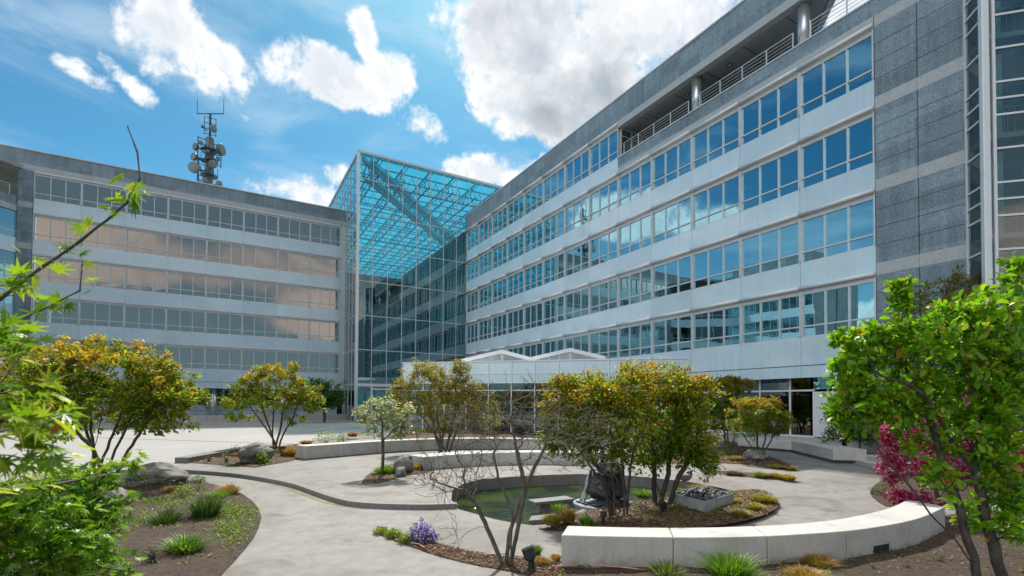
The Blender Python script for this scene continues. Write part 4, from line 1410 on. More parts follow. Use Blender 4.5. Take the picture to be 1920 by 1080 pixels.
def leaf_tpl(kind):
    if kind == 'oval':            # small folded leaf
        v = [(0, 0, 0), (.25, .45, .06), (0, .5, -.02), (-.25, .45, .06), (0, 1, -.12)]
        f = [(0, 1, 2), (0, 2, 3), (1, 4, 2), (2, 4, 3)]
    elif kind == 'long':          # larger spoon shaped leaf
        v = [(0, 0, 0), (.10, .12, .01), (.24, .5, .07), (.21, .78, .05), (0, 1.0, -.14), (-.21, .78, .05), (-.24, .5, .07), (-.10, .12, .01), (0, .5, 0), (0, .78, -.04)]
        f = [(0, 1, 8, 7), (1, 2, 8), (7, 8, 6), (2, 3, 9, 8), (8, 9, 5, 6), (3, 4, 9), (9, 4, 5)]
    elif kind == 'palm':          # lobed maple leaf
        v = [(0, 0, 0)]
        ang = [-118, -62, -28, 0, 28, 62, 118]
        ln = [.32, .68, .0, 1.0, .0, .68, .32]
        L = [(-118, .35), (-95, .22), (-62, .72), (-34, .30), (-26, .62) if False else (-30, .88), (-12, .36), (0, 1.0), (12, .36), (30, .88), (46, .30), (62, .72), (95, .22), (118, .35)]
        L = [(-115, .42), (-92, .20), (-68, .74), (-50, .27), (-33, .93), (-16, .33), (0, 1.0), (16, .33), (33, .93), (50, .27), (68, .74), (92, .20), (115, .42)]
        for a, l in L: v.append((math.sin(math.radians(a)) * l, .12 + math.cos(math.radians(a)) * l, -.28 * l * l + .05))
        f = [(0, i, i + 1) for i in range(1, len(L))]
    elif kind == 'petal':
        v = [(-.5, 0, 0), (.5, 0, .1), (.5, .8, .25), (-.5, .8, .1)]
        f = [(0, 1, 2, 3)]
    elif kind == 'quad':
        v = [(0, 0, 0), (.32, .5, .05), (0, 1, -.08), (-.32, .5, .05)]
        f = [(0, 1, 2), (0, 2, 3)]
    return np.array(v, dtype=float), f


def leaves(name, P, Dn, size, pal, kind, mat, parent, up=.5, loc=None, tintw=None, jit=.25):
    """P: leaf base points, Dn: outward direction of each; pal: list of colours; tintw: chosen palette index per leaf"""
    N = len(P)
    tv, tf = leaf_tpl(kind)
    y = Dn + rng.normal(0, .55, (N, 3)); y[:, 2] -= .12
    y /= np.linalg.norm(y, axis=1)[:, None] + 1e-9
    nrm = rng.normal(0, 1, (N, 3)); nrm[:, 2] = np.abs(nrm[:, 2]) + up * 2
    nrm -= y * (nrm * y).sum(1)[:, None]
    nrm /= np.linalg.norm(nrm, axis=1)[:, None] + 1e-9
    x = np.cross(y, nrm)
    sz = size * rng.uniform(.45, 1.45, N)
    Vv = P[:, None, :] + (tv[None, :, 0:1] * x[:, None, :] + tv[None, :, 1:2] * y[:, None, :] + tv[None, :, 2:3] * nrm[:, None, :]) * sz[:, None, None]
    k = len(tv)
    fl, lt = [], []
    base = (np.arange(N) * k)
    flat = np.concatenate([np.array(f) for f in tf])
    faces = (base[:, None] + flat[None, :]).ravel()
    lt = np.tile(np.array([len(f) for f in tf]), N)
    pal = np.array(pal)
    idx = tintw if tintw is not None else rng.integers(0, len(pal), N)
    c = pal[idx] * rng.uniform(1 - jit, 1 + jit, (N, 1)) * rng.uniform(.93, 1.07, (N, 3))
    tint = np.repeat(c, k, axis=0)
    org = np.array(W.get(parent.name, V((0, 0, 0)))) if parent is not None else np.array(loc)
    me = np_mesh(name, Vv.reshape(-1, 3) - org, faces, lt, mat, tint, smooth=(kind != 'quad'))
    return link_mesh(name, me, parent, loc if parent is None else None)


def tubes_mesh(name, chains, mat, parent, tint=None):
    Vs, Fs, LT, off = [], [], [], 0
    org = np.array(W.get(parent.name, V((0, 0, 0))))
    for pts, rad in chains:
        pts = np.asarray(pts, float); rad = np.asarray(rad, float)
        k = len(pts)
        if k < 2: continue
        n = 10 if rad[0] > .04 else 7 if rad[0] > .015 else 5 if rad[0] > .006 else 3
        tg = np.gradient(pts, axis=0); tg /= np.linalg.norm(tg, axis=1)[:, None] + 1e-9
        ref = np.array([0, 0, 1.]) if abs(tg[0, 2]) < .9 else np.array([1., 0, 0])
        x = np.cross(tg, ref); x /= np.linalg.norm(x, axis=1)[:, None] + 1e-9
        yv = np.cross(tg, x)
        a = np.arange(n) * 2 * math.pi / n
        ring = pts[:, None, :] + (x[:, None, :] * np.cos(a)[None, :, None] + yv[:, None, :] * np.sin(a)[None, :, None]) * rad[:, None, None]
        Vs.append(ring.reshape(-1, 3))
        i, j = np.meshgrid(np.arange(k - 1), np.arange(n), indexing='ij')
        q = np.stack([i * n + j, i * n + (j + 1) % n, (i + 1) * n + (j + 1) % n, (i + 1) * n + j], -1).reshape(-1, 4) + off
        Fs.append(q.ravel()); LT.append(np.full(len(q), 4)); off += k * n
    me = np_mesh(name, np.concatenate(Vs) - org, np.concatenate(Fs), np.concatenate(LT), mat)
    return link_mesh(name, me, parent)


def grow(stems, tips, seg=.18, wpath=.35, droop=0.0, wig=.05, rb=.05, rmin=.004, exp=.5):
    """stems: list of point lists (base to top); tips: points to reach.  Returns chains, tip points and tip directions."""
    Pn, par, ln = [], [], []
    for st in stems:
        prev = -1
        pts = [np.array(p, float) for p in st]
        if Pn and pts[0][2] > Pn[0][2] + .3:
            dq = np.linalg.norm(np.array(Pn) - pts[0], axis=1)
            if dq.min() < .2: prev = int(dq.argmin())
        for a, b in zip(pts[:-1], pts[1:]):
            n = max(1, int(np.linalg.norm(b - a) / seg))
            for i in range(n + (1 if b is pts[-1] else 0)):
                q = a + (b - a) * i / n + (rng.normal(0, wig * .2, 3) if prev >= 0 else 0)
                Pn.append(q); par.append(prev); ln.append(0 if prev < 0 else ln[prev] + np.linalg.norm(q - Pn[prev])); prev = len(Pn) - 1
    nst = len(Pn)
    tips = np.array(tips)
    P0 = np.array(Pn)
    order = np.argsort([np.min(np.linalg.norm(P0 - tp, axis=1)) for tp in tips])
    tipnodes = []
    base_z = P0[:, 2].min()
    for ti in order:
        tp = tips[ti]
        A_ = np.array(Pn); Ls = np.array(ln)
        dv = tp - A_
        d = np.linalg.norm(dv, axis=1)
        cost = d + wpath * Ls + np.where(dv[:, 2] < -.1 * d, .6 * (-dv[:, 2]), 0)
        cost = np.where((A_[:, 2] - base_z) < .25 * (tp[2] - base_z), cost + .6 * d, cost)
        j = int(np.argmin(cost))
        n = max(2, int(d[j] / seg))
        p0 = Pn[j]
        pd_ = Pn[j] - Pn[par[j]] if par[j] >= 0 else np.array([0, 0, 1.])
        pd_ = pd_ / (np.linalg.norm(pd_) + 1e-9)
        c = p0 + pd_ * d[j] * .35 + np.array([0, 0, .12 * d[j]])
        prev = j
        for i in range(1, n + 1):
            u = i / n
            q = p0 * (1 - u) ** 2 + c * 2 * u * (1 - u) + tp * u * u
            if i < n: q = q + rng.normal(0, wig, 3) * min(1, d[j])
            q[2] -= droop * u * u * d[j]
            Pn.append(q); par.append(prev); ln.append(ln[prev] + np.linalg.norm(q - Pn[prev])); prev = len(Pn) - 1
        tipnodes.append(prev)
    N = len(Pn)
    cnt = np.zeros(N)
    kids = [[] for _ in range(N)]
    for i in range(N):
        if par[i] >= 0: kids[par[i]].append(i)
    for i in range(N - 1, -1, -1):
        if not kids[i]: cnt[i] = 1
        if par[i] >= 0: cnt[par[i]] += cnt[i]
    mx_ = max(cnt)
    rad = np.maximum(rmin, rb * (cnt / mx_) ** exp)
    chains = []
    for i in range(N):
        if par[i] < 0: starts = [(None, i)]
        else: starts = []
        ks_ = sorted(kids[i], key=lambda q: -cnt[q])
        starts += [(i, q) for q in (ks_[1:] if ks_ else [])]
        for s_, q in starts:
            ch, rd = [], []
            if s_ is not None: ch.append(Pn[s_]); rd.append(min(rad[s_], rad[q] * 1.25))
            cur = q
            while True:
                ch.append(Pn[cur]); rd.append(rad[cur])
                kk = sorted(kids[cur], key=lambda z: -cnt[z])
                if not kk: rd[-1] = rd[-1] * .6; break
                cur = kk[0]
            chains.append((ch, rd))
    tp = np.array([Pn[i] for i in tipnodes]); td = np.array([Pn[i] - Pn[par[i]] for i in tipnodes])
    td /= np.linalg.norm(td, axis=1)[:, None] + 1e-9
    return chains, tp, td, np.array(Pn), np.array(par), cnt


def ellips(c, r, n, shell=.35):
    d = rng.normal(0, 1, (n, 3)); d /= np.linalg.norm(d, axis=1)[:, None]
    k = (shell + (1 - shell) * rng.random((n, 1)) ** (1 / 1.6))
    return np.array(c) + d * k * np.array(r)


def crown_from_px(blobs_, depth0, flat=.8):
    """blobs_: (px, py, half width px, half height px, depth offset, count)"""
    out = []
    for px, py, hw, hh, dz, n in blobs_:
        dd = depth0 + dz
        c = pd(px, py, dd)
        s_ = dd / FOC
        e_ = ellips(c, (hw * s_, hw * s_ * flat, hh * s_), n)
        far_ = rng.random(n) < .12
        e_[far_] = np.array(c) + (e_[far_] - np.array(c)) * rng.uniform(1.1, 1.4, (far_.sum(), 1))
        out.append(e_)
    return np.concatenate(out)


def leaf_tree(name, label, cat, bases, tops, crown, per, lsize, pal, top_pal, topf, rb=.04, bark='bark', kind='oval', spread=.16, group=None, seg=.18, rmin=.0028, wpath=.35, wig=.05, mat='leaf', extra=None, crown_name='crown', up=.5):
    """bases/tops: stem feet and heads.  leaves cluster about every twig end"""
    T = thing(name, bases[0], label, cat, group)
    stems = []
    for b, tt in zip(bases, tops):
        b, tt = V(b), V(tt)
        m1 = b.lerp(tt, .35) + V((random.uniform(-.06, .06), random.uniform(-.06, .06), .05)); m2 = b.lerp(tt, .7) + V((random.uniform(-.08, .08), random.uniform(-.08, .08), .06))
        stems.append([b - V((0, 0, .05)), b.lerp(m1, .5), m1, m2, tt])
    chains, tp, td, PN, PAR, cnt = grow(stems, crown, seg=seg, rb=rb, rmin=rmin, wpath=wpath, wig=wig, exp=.66)
    per = int(per * 1.9)
    spread *= .8
    tubes_mesh('trunk', chains, M[bark], T)
    # leaves: around tips and along the last twigs
    fine = np.where((cnt <= 2) & (PAR >= 0))[0]
    src = np.concatenate([np.repeat(tp, per, axis=0), np.repeat(PN[fine], max(1, per // 5), axis=0)])
    sd_ = np.concatenate([np.repeat(td, per, axis=0), np.repeat(td[:1] * 0, len(fine) * max(1, per // 5), axis=0)])
    P = src + rng.normal(0, spread * .55, src.shape) * np.array([1, 1, .7])
    c0 = crown.mean(0); ext = crown.max(0) - crown.min(0)
    rel = (P - c0) / (ext * .5 + 1e-9)
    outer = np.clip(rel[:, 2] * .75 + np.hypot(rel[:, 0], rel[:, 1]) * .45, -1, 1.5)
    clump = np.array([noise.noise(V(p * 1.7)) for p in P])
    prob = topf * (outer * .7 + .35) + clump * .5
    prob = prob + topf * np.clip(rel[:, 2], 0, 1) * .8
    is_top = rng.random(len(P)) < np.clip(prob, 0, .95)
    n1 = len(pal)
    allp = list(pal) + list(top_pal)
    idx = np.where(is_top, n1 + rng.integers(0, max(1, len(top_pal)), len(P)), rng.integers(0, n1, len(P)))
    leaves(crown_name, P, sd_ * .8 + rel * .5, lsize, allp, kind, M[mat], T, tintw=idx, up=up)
    if extra: extra(T, tp, td, PN, fine)
    return T


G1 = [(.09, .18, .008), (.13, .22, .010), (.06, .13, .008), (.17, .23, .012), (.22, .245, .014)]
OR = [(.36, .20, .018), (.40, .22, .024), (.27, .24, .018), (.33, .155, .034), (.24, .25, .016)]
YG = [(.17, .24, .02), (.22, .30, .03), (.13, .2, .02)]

AMEL = 'coppery multi-stemmed trees of the courtyard'


def multi(cx, by, z, n, spr, topx, topy, depth=None, topspr=None):
    """n stem feet round a pixel, and their heads"""
    b0 = at(cx, by, z)
    dd = dep(b0) if depth is None else depth
    bs, ts = [], []
    for i in range(n):
        a = 2 * math.pi * i / n + .4
        u = (i - (n - 1) / 2) / max(1, (n - 1) / 2)
        bs.append(b0 + V((math.cos(a) * spr, math.sin(a) * spr, 0)))
        ts.append(pd(topx + u * (topspr or 60), topy + abs(u) * 14, dd + math.sin(a * 2) * .3))
    return bs, ts, dd


# the big one at the left
bs, ts, dd = multi(190, 908, .05, 7, .22, 205, 720, topspr=110)
cr = crown_from_px([(200, 690, 120, 45, 0, 130), (120, 720, 80, 55, -.2, 100), (290, 740, 80, 45, .2, 100), (200, 760, 130, 50, .3, 120), (60, 700, 70, 55, .5, 80), (10, 690, 50, 50, .9, 50), (130, 670, 70, 26, .2, 50), (340, 745, 45, 22, 0, 30), (170, 655, 60, 20, 0, 30), (300, 790, 55, 22, 0, 30), (90, 790, 60, 40, .2, 30), (20, 760, 50, 70, .6, 30), (285, 690, 40, 30, .2, 25)], dd)
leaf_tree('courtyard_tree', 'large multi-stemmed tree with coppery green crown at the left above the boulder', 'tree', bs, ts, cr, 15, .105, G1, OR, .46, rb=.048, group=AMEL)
# on the plaza
bs, ts, dd = multi(518, 843, None, 5, .12, 512, 745, topspr=45)
cr = crown_from_px([(515, 712, 55, 24, 0, 70), (470, 725, 35, 20, -.2, 40), (565, 735, 35, 25, .2, 45), (515, 750, 80, 24, 0, 80), (445, 757, 28, 14, 0, 24), (455, 780, 26, 10, 0, 14), (585, 758, 22, 20, 0, 24), (535, 695, 28, 12, 0, 22), (555, 785, 18, 10, 0, 8)], dd)
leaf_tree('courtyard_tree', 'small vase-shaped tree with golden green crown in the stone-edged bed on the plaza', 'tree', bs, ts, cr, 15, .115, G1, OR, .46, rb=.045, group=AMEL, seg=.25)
# two by the pond
bs, ts, dd = multi(1160, 962, .1, 6, .16, 1130, 800, topspr=70)
cr = crown_from_px([(1110, 745, 75, 45, 0, 100), (1075, 780, 45, 45, .2, 50), (1160, 735, 70, 45, -.1, 80), (1150, 790, 95, 55, 0, 110), (1060, 720, 34, 18, 0, 24), (1190, 705, 35, 26, 0, 30), (1110, 845, 60, 25, 0, 40), (1055, 825, 40, 26, 0, 30), (1040, 770, 24, 30, .1, 20), (1180, 850, 45, 30, 0, 24)], dd)
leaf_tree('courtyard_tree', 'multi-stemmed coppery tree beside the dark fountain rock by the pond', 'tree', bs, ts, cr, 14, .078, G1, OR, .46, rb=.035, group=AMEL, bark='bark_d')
bs, ts, dd = multi(1240, 945, .1, 4, .15, 1250, 790, topspr=60)
cr = crown_from_px([(1245, 720, 60, 35, 0, 80), (1290, 755, 45, 45, 0, 70), (1250, 780, 70, 55, .1, 100), (1300, 815, 45, 40, -.2, 55), (1320, 865, 30, 28, -.3, 26), (1220, 835, 50, 40, 0, 50), (1280, 845, 40, 30, 0, 30), (1310, 725, 30, 20, 0, 24)], dd)
leaf_tree('courtyard_tree', 'multi-stemmed green and copper tree rising beside the steel box of black stones', 'tree', bs, ts, cr, 14, .08, G1, OR, .46, rb=.05, group=AMEL, bark='bark_d')
# two further right
bs, ts, dd = multi(1366, 838, None, 4, .14, 1362, 770, topspr=25)
cr = crown_from_px([(1360, 740, 42, 32, 0, 70), (1345, 775, 45, 26, 0, 50), (1390, 725, 25, 18, 0, 24), (1385, 770, 40, 30, 0, 50), (1365, 715, 26, 12, 0, 18)], dd)
leaf_tree('courtyard_tree', 'coppery multi-stemmed tree standing nearest the white panels of the office wing', 'tree', bs, ts, cr, 22, .11, G1, OR, .46, rb=.05, group=AMEL, seg=.25)
bs, ts, dd = multi(1424, 866, None, 5, .1, 1422, 800, topspr=28)
cr = crown_from_px([(1420, 775, 52, 28, 0, 75), (1405, 800, 45, 18, 0, 40), (1450, 790, 35, 24, 0, 45), (1470, 782, 16, 10, 0, 10), (1395, 755, 25, 14, 0, 18), (1440, 760, 24, 14, 0, 16)], dd)
leaf_tree('courtyard_tree', 'slender multi-stemmed coppery tree growing behind the low boulder on the right', 'tree', bs, ts, cr, 20, .085, G1, OR, .46, rb=.035, group=AMEL, bark='bark_d')
# thin olive one in front of the pavilion
bs, ts, dd = multi(832, 850, None, 6, .2, 830, 760, topspr=45)
cr = crown_from_px([(800, 720, 60, 36, 0, 100), (765, 745, 38, 28, 0, 50), (850, 735, 50, 30, 0, 70), (865, 700, 22, 20, 0, 20), (840, 770, 80, 35, 0, 110), (905, 775, 40, 32, .2, 50), (795, 695, 30, 14, 0, 20), (890, 735, 24, 14, 0, 16), (860, 690, 10, 18, 0, 10)], dd)
OL = [(.17, .15, .018), (.21, .17, .022), (.14, .16, .016), (.25, .18, .03)]
leaf_tree('courtyard_tree', 'thin-leaved olive brown tree in front of the entrance pavilion', 'tree', bs, ts, cr, 20, .085, OL, [(.22, .26, .04), (.30, .16, .03), (.2, .2, .03)], .3, rb=.06, group=AMEL, seg=.22, bark='bark_g', spread=.2)
# dense green one by the left wing
b0 = at(608, 792)
dd = dep(b0)
cr = crown_from_px([(610, 735, 30, 26, 0, 60), (595, 725, 22, 16, 0, 30), (628, 748, 20, 16, 0, 30), (605, 755, 30, 14, 0, 40)], dd)
leaf_tree('garden_tree', 'dense bright green tree behind the white plaza wall by the glass atrium', 'tree', [b0], [pd(608, 750, dd)], cr, 14, .20, [(.03, .085, .012), (.045, .12, .015), (.025, .06, .01)], [(.08, .17, .02)], .5, rb=.14, seg=.4, spread=.35)


# white flowering tree
def blossoms(T, tp, td, PN, fine):
    src = np.repeat(np.concatenate([tp, PN[fine][::2]]), 11, axis=0)
    src = src[rng.random(len(src)) < np.clip(.55 + (src[:, 0] - src[:, 0].mean()) * .35, .1, .9)]
    P = src + rng.normal(0, .055, src.shape)
    leaves('blossom', P, rng.normal(0, 1, P.shape), .055, [(.80, .74, .68), (.75, .68, .62), (.7, .55, .52)], 'petal', M['petal'], T)


b0 = at(717, 892)
dd = dep(b0)
cr = crown_from_px([(715, 775, 40, 26, 0, 34), (690, 790, 22, 18, 0, 16), (740, 785, 30, 24, 0, 30), (715, 755, 28, 14, 0, 18), (755, 805, 16, 18, 0, 14), (725, 812, 34, 14, 0, 18), (678, 770, 14, 10, 0, 8), (765, 770, 10, 14, 0, 8)], dd)
leaf_tree('flowering_tree', 'small single-trunked tree with white blossom and fresh green leaves in the mulched island', 'tree', [b0], [pd(717, 790, dd)], cr, 11, .062, [(.10, .22, .02), (.15, .29, .03), (.075, .16, .018)], YG, .5, rb=.045, extra=blossoms, bark='bark', spread=.12, rmin=.003)

# bare tree in the foreground
b0 = at(952, 1061, 0)
dd = dep(b0)
T = thing('bare_tree', b0, 'leafless multi-stemmed tree with a wide web of thin grey branches in front of the pond', 'tree')
stems = [[b0 + V((.03, 0, -.05)), pd(972, 985, dd), pd(985, 920, dd), pd(970, 850, dd), pd(958, 790, dd)],
         [b0 + V((-.05, 0, -.05)), pd(922, 1010, dd - .05), pd(895, 950, dd - .15), pd(870, 920, dd - .25), pd(820, 905, dd - .4)],
         [b0 + V((0, .05, -.05)), pd(955, 1000, dd + .1), pd(975, 940, dd + .2), pd(1000, 880, dd + .3), pd(1020, 840, dd + .4)],
         [b0 + V((.05, -.03, -.05)), pd(958, 1010, dd - .1), pd(962, 960, dd - .2), pd(935, 900, dd - .3), pd(925, 850, dd - .3)]]
cr = crown_from_px([(960, 790, 110, 55, 0, 150), (870, 810, 80, 60, 0, 110), (1060, 800, 90, 40, 0, 110), (840, 900, 70, 35, -.3, 90), (1080, 850, 70, 34, .2, 70), (960, 740, 110, 34, 0, 70), (1130, 790, 35, 20, 0, 14), (800, 885, 25, 30, -.3, 16), (930, 860, 90, 40, 0, 50), (850, 990, 15, 50, -.4, 12), (1150, 885, 30, 12, .2, 8), (800, 830, 40, 25, 0, 16)], dd, .9)
ch, tp, td, PN, PAR, cnt = grow(stems, cr, seg=.08, wpath=.22, wig=.016, rb=.031, rmin=.0034, exp=.66)
for i in np.where((cnt <= 6) & (PAR >= 0))[0]:
    if rng.random() < .5:
        d_ = PN[i] - PN[PAR[i]]; d_ = d_ / (np.linalg.norm(d_) + 1e-9) + rng.normal(0, .75, 3); d_ /= np.linalg.norm(d_)
        l_ = rng.uniform(.08, .28); q1 = PN[i] + d_ * l_ * .5 + rng.normal(0, .015, 3); q2 = PN[i] + d_ * l_ + rng.normal(0, .03, 3) + [0, 0, .02]
        ch.append(([PN[i], q1, q2], [.0036, .003, .0026]))
        if rng.random() < .4: ch.append(([q1, q1 + rng.normal(0, .07, 3)], [.003, .0026]))
tubes_mesh('trunk', ch, M['bark_g'], T)


# big-leaved tree at the right edge
b0 = pd(1838, 1180, 3.9); b0.z = 0.0
dd = 3.9
stem_px = [
    [(1892, 1240, 0), (1877, 1080, 0), (1848, 970, 0), (1830, 890, .05), (1826, 840, .1), (1850, 770, .15), (1880, 670, .2), (1908, 590, .2)],
    [(1865, 1240, 0), (1830, 1070, -.05), (1800, 960, -.05), (1775, 890, 0), (1752, 810, .1), (1735, 755, .15), (1700, 690, .2)],
    [(1832, 1075, -.05), (1792, 1012, -.12), (1745, 965, -.2), (1700, 905, -.25), (1655, 860, -.3), (1635, 815, -.3), (1600, 760, -.3)],
    [(1830, 892, .05), (1800, 850, .0), (1765, 790, -.05), (1735, 742, -.1), (1690, 715, -.1), (1640, 700, -.1)],
    [(1852, 980, .1), (1890, 950, .2), (1925, 900, .3), (1960, 820, .3)]]
stems = [[pd(x, y, dd + o) for x, y, o in s_] for s_ in stem_px]
stems = [[V(p) if p.z > 0 else V((p.x, p.y, 0)) for p in s_] for s_ in stems]
T = thing('garden_tree', V((b0.x, b0.y, 0)), 'near tree with spoon-shaped bright green leaves and dark branches at the right edge', 'tree')
cr = crown_from_px([(1750, 640, 120, 45, 0, 110), (1640, 650, 70, 40, .1, 60), (1850, 600, 90, 50, 0, 80), (1600, 700, 45, 45, 0, 45), (1680, 720, 110, 50, .2, 100), (1830, 700, 90, 70, .2, 90), (1620, 770, 60, 45, .1, 60), (1890, 800, 50, 70, .1, 40), (1690, 585, 14, 26, 0, 12), (1800, 590, 60, 22, 0, 22), (1905, 520, 30, 40, 0, 18), (1690, 545, 12, 22, 0, 10), (1590, 640, 26, 16, 0, 12), (1760, 800, 90, 40, .3, 20), (1870, 890, 50, 60, 0, 34), (1700, 830, 40, 30, .1, 8), (1890, 990, 40, 40, 0, 16), (1760, 900, 40, 30, -.1, 12), (1850, 960, 60, 40, 0, 26), (1700, 770, 70, 30, .1, 30), (1810, 830, 60, 40, 0, 24), (1905, 930, 30, 60, -.1, 24), (1910, 700, 30, 60, 0, 30), (1850, 690, 70, 60, 0, 50), (1890, 780, 40, 60, -.1, 34), (1800, 760, 50, 40, .2, 24), (1575, 770, 22, 40, 0, 16)], dd, .8)
cr = cr[(cr - np.array(EYE)) @ np.array(F_) > 2.6]
ch, tp, td, PN, PAR, cnt = grow(stems, cr, seg=.10, wpath=.3, wig=.02, rb=.04, rmin=.003, exp=.6)
tubes_mesh('trunk', ch, M['bark_d'], T)
fine = np.where((cnt <= 2) & (PAR >= 0))[0]
src = np.concatenate([np.repeat(tp, 8, axis=0), np.repeat(PN[fine], 3, axis=0)])
P = src + rng.normal(0, .018, src.shape)
dr_ = np.concatenate([np.repeat(td, 8, axis=0), rng.normal(0, .6, (len(fine) * 3, 3))])
NG = [(.12, .27, .010), (.17, .34, .014), (.09, .20, .010), (.24, .42, .02)]
idx = rng.choice(6, len(P), p=[.27, .27, .16, .2, .07, .03])
leaves('crown', P, dr_ + np.array([0, 0, .25]), .066, NG + [(.33, .36, .03), (.42, .24, .04)], 'long', M['leafn'], T, tintw=idx, up=.35, jit=.2)

# crimson blossom tree behind it
b0 = at(1768, 965, .05)
dd = dep(b0) - .0
cr = crown_from_px([(1720, 850, 75, 55, 0, 90), (1680, 820, 40, 35, 0, 40), (1760, 790, 60, 60, .2, 60), (1800, 860, 60, 60, 0, 60), (1715, 940, 45, 12, -.4, 30), (1830, 790, 50, 50, .2, 40), (1690, 930, 30, 10, -.4, 20), (1850, 740, 50, 50, .2, 50), (1900, 850, 40, 50, .2, 40), (1760, 730, 40, 25, .2, 16), (1670, 880, 30, 25, -.1, 20), (1850, 900, 40, 30, 0, 24)], dd)
MG = [(.34, .012, .075), (.46, .04, .14), (.24, .008, .05), (.58, .13, .26)]


def magenta(T, tp, td, PN, fine):
    src = np.repeat(np.concatenate([tp, PN[fine]]), 16, axis=0)
    leaves('blossom', src + rng.normal(0, .045, src.shape), rng.normal(0, 1, src.shape), .036, MG, 'petal', M['petal'], T)


leaf_tree('flowering_tree', 'low spreading tree covered in crimson pink blossom at the end of the curved bench', 'tree', [b0], [pd(1745, 860, dd)], cr, 5, .045, [(.05, .012, .016), (.07, .02, .02), (.045, .05, .012)], [(.08, .10, .02)], .2, rb=.045, bark='bark_d', extra=magenta, spread=.1, seg=.12)

# olive tree against the stone wall
b0 = at(1790, 868)
dd = dep(b0)
cr = crown_from_px([(1810, 530, 22, 34, 0, 24), (1720, 560, 40, 30, 0, 30), (1770, 570, 50, 40, 0, 50), (1760, 610, 70, 60, 0, 80), (1700, 650, 50, 50, 0, 50), (1810, 560, 24, 40, 0, 26), (1780, 540, 18, 22, 0, 12), (1830, 640, 60, 70, 0, 70), (1740, 700, 90, 60, 0, 80), (1860, 575, 26, 20, 0, 12), (1720, 560, 20, 14, 0, 8)], dd)
leaf_tree('garden_tree', 'tall olive leaved tree against the granite end wall behind the near tree', 'tree', [b0], [pd(1775, 660, dd)], cr, 13, .085, OL + G1, [(.26, .13, .03)], .25, rb=.08, seg=.3, spread=.22)

# dense shrub on the platform bench side, with bamboo-like sprays
dd = 20.2
b0 = pd(1612, 832, dd); b0.z = .45
cr = crown_from_px([(1615, 790, 42, 42, 0, 90), (1575, 800, 26, 30, 0, 40), (1650, 770, 40, 50, .4, 70), (1690, 800, 40, 50, .5, 60), (1560, 770, 22, 20, 0, 20)], dd)
leaf_tree('garden_shrub', 'dense dark green shrub with fine sprays behind the platform bench', 'shrub', [b0], [pd(1615, 800, dd)], cr, 14, .10, [(.05, .13, .012), (.08, .18, .014), (.10, .15, .014)], [(.16, .26, .02)], .35, rb=.04, seg=.3, kind='quad', spread=.3)

# lobed-leaf maple at the left edge, right in front of the camera
T = thing('maple_tree', V((-2.6, 1.3, 0)), 'blurred near maple with yellow green lobed leaves reaching in from the left edge', 'tree')
m0 = V((-2.6, 1.3, 0))
dm = 1.9
stem_px = [
    [(-120, 650, 0), (0, 562, 0), (80, 500, 0), (150, 452, .05), (215, 400, .1), (240, 378, .1), (262, 335, .1), (258, 285, .1), (239, 236, .1)],
    [(-120, 760, .1), (0, 620, .2), (60, 590, .3), (150, 545, .4), (155, 490, .45)],
    [(-140, 800, 0), (0, 740, -.2), (80, 720, -.2), (140, 700, -.1)],
    [(-140, 900, 0), (0, 810, -.3), (90, 780, -.3), (150, 800, -.3)],
    [(-140, 1000, .1), (0, 930, .5), (120, 905, 1.0), (200, 890, 1.4), (275, 850, 1.8)],
    [(-160, 1100, .2), (0, 1010, .8), (120, 960, 1.3), (210, 945, 1.6)],
    [(-160, 1200, .2), (40, 1090, .8), (160, 1060, 1.4), (250, 1072, 1.7)]]
trunk_top = pd(-200, 900, dm)
stems = [[m0, m0.lerp(trunk_top, .5) + V((.1, 0, .1)), trunk_top] + [pd(x, y, dm + o) for x, y, o in s_] for s_ in stem_px]
cr = crown_from_px([(30, 650, 40, 40, -.1, 7), (40, 760, 55, 35, -.2, 9), (40, 830, 60, 40, -.3, 10), (120, 970, 95, 50, 1.3, 150), (60, 1040, 110, 60, 1.0, 170), (170, 1040, 60, 40, 1.5, 70), (150, 900, 60, 30, 1.4, 50), (40, 960, 80, 50, .8, 80), (20, 530, 30, 30, 0, 4), (30, 910, 70, 40, 1.0, 34), (235, 872, 26, 10, 1.7, 10), (205, 950, 26, 14, 1.6, 14), (235, 1072, 40, 8, 1.7, 12)], dm, .6)
ch, tp, td, PN, PAR, cnt = grow(stems, cr, seg=.07, wpath=.2, wig=.012, rb=.02, rmin=.0016, exp=.5)
for s_, r0_ in ((stems[0], .0075), (stems[1], .006)):
    pts_ = []
    for a, b in zip(s_[2:-1], s_[3:]): pts_ += [a.lerp(b, u) + V((0, 0, random.uniform(-.003, .003))) for u in (0, .25, .5, .75)]
    pts_.append(s_[-1])
    ch.append((pts_, [r0_ * (1 - .72 * i / len(pts_)) * (1.25 if i % 4 == 0 else 1) for i in range(len(pts_))]))
tubes_mesh('trunk', ch, M['bark_d'], T)
P, Dr, big_ = [], [], []
for p, d in zip(tp, td):
    depth_ = (p - np.array(EYE)) @ np.array(F_)
    n = 5
    for _ in range(n): P.append(p + rng.normal(0, .03, 3)); Dr.append(d + rng.normal(0, .5, 3)); big_.append(depth_)
for s_, n in ((stems[0], 34), (stems[1], 22), (stems[2], 10), (stems[3], 10), (stems[4], 26)):
    for _ in range(n):
        k = random.randrange(3, len(s_) - 1); u = random.random()
        if s_ is stems[0] and k >= len(s_) - 3: continue
        p = np.array(s_[k].lerp(s_[k + 1], u)); P.append(p + rng.normal(0, .025, 3)); Dr.append(rng.normal(0, .8, 3) + np.array([.2, 0, -.25])); big_.append(1.9)
P, Dr, big_ = np.array(P), np.array(Dr), np.array(big_)
low = P[:, 2] < 1.72
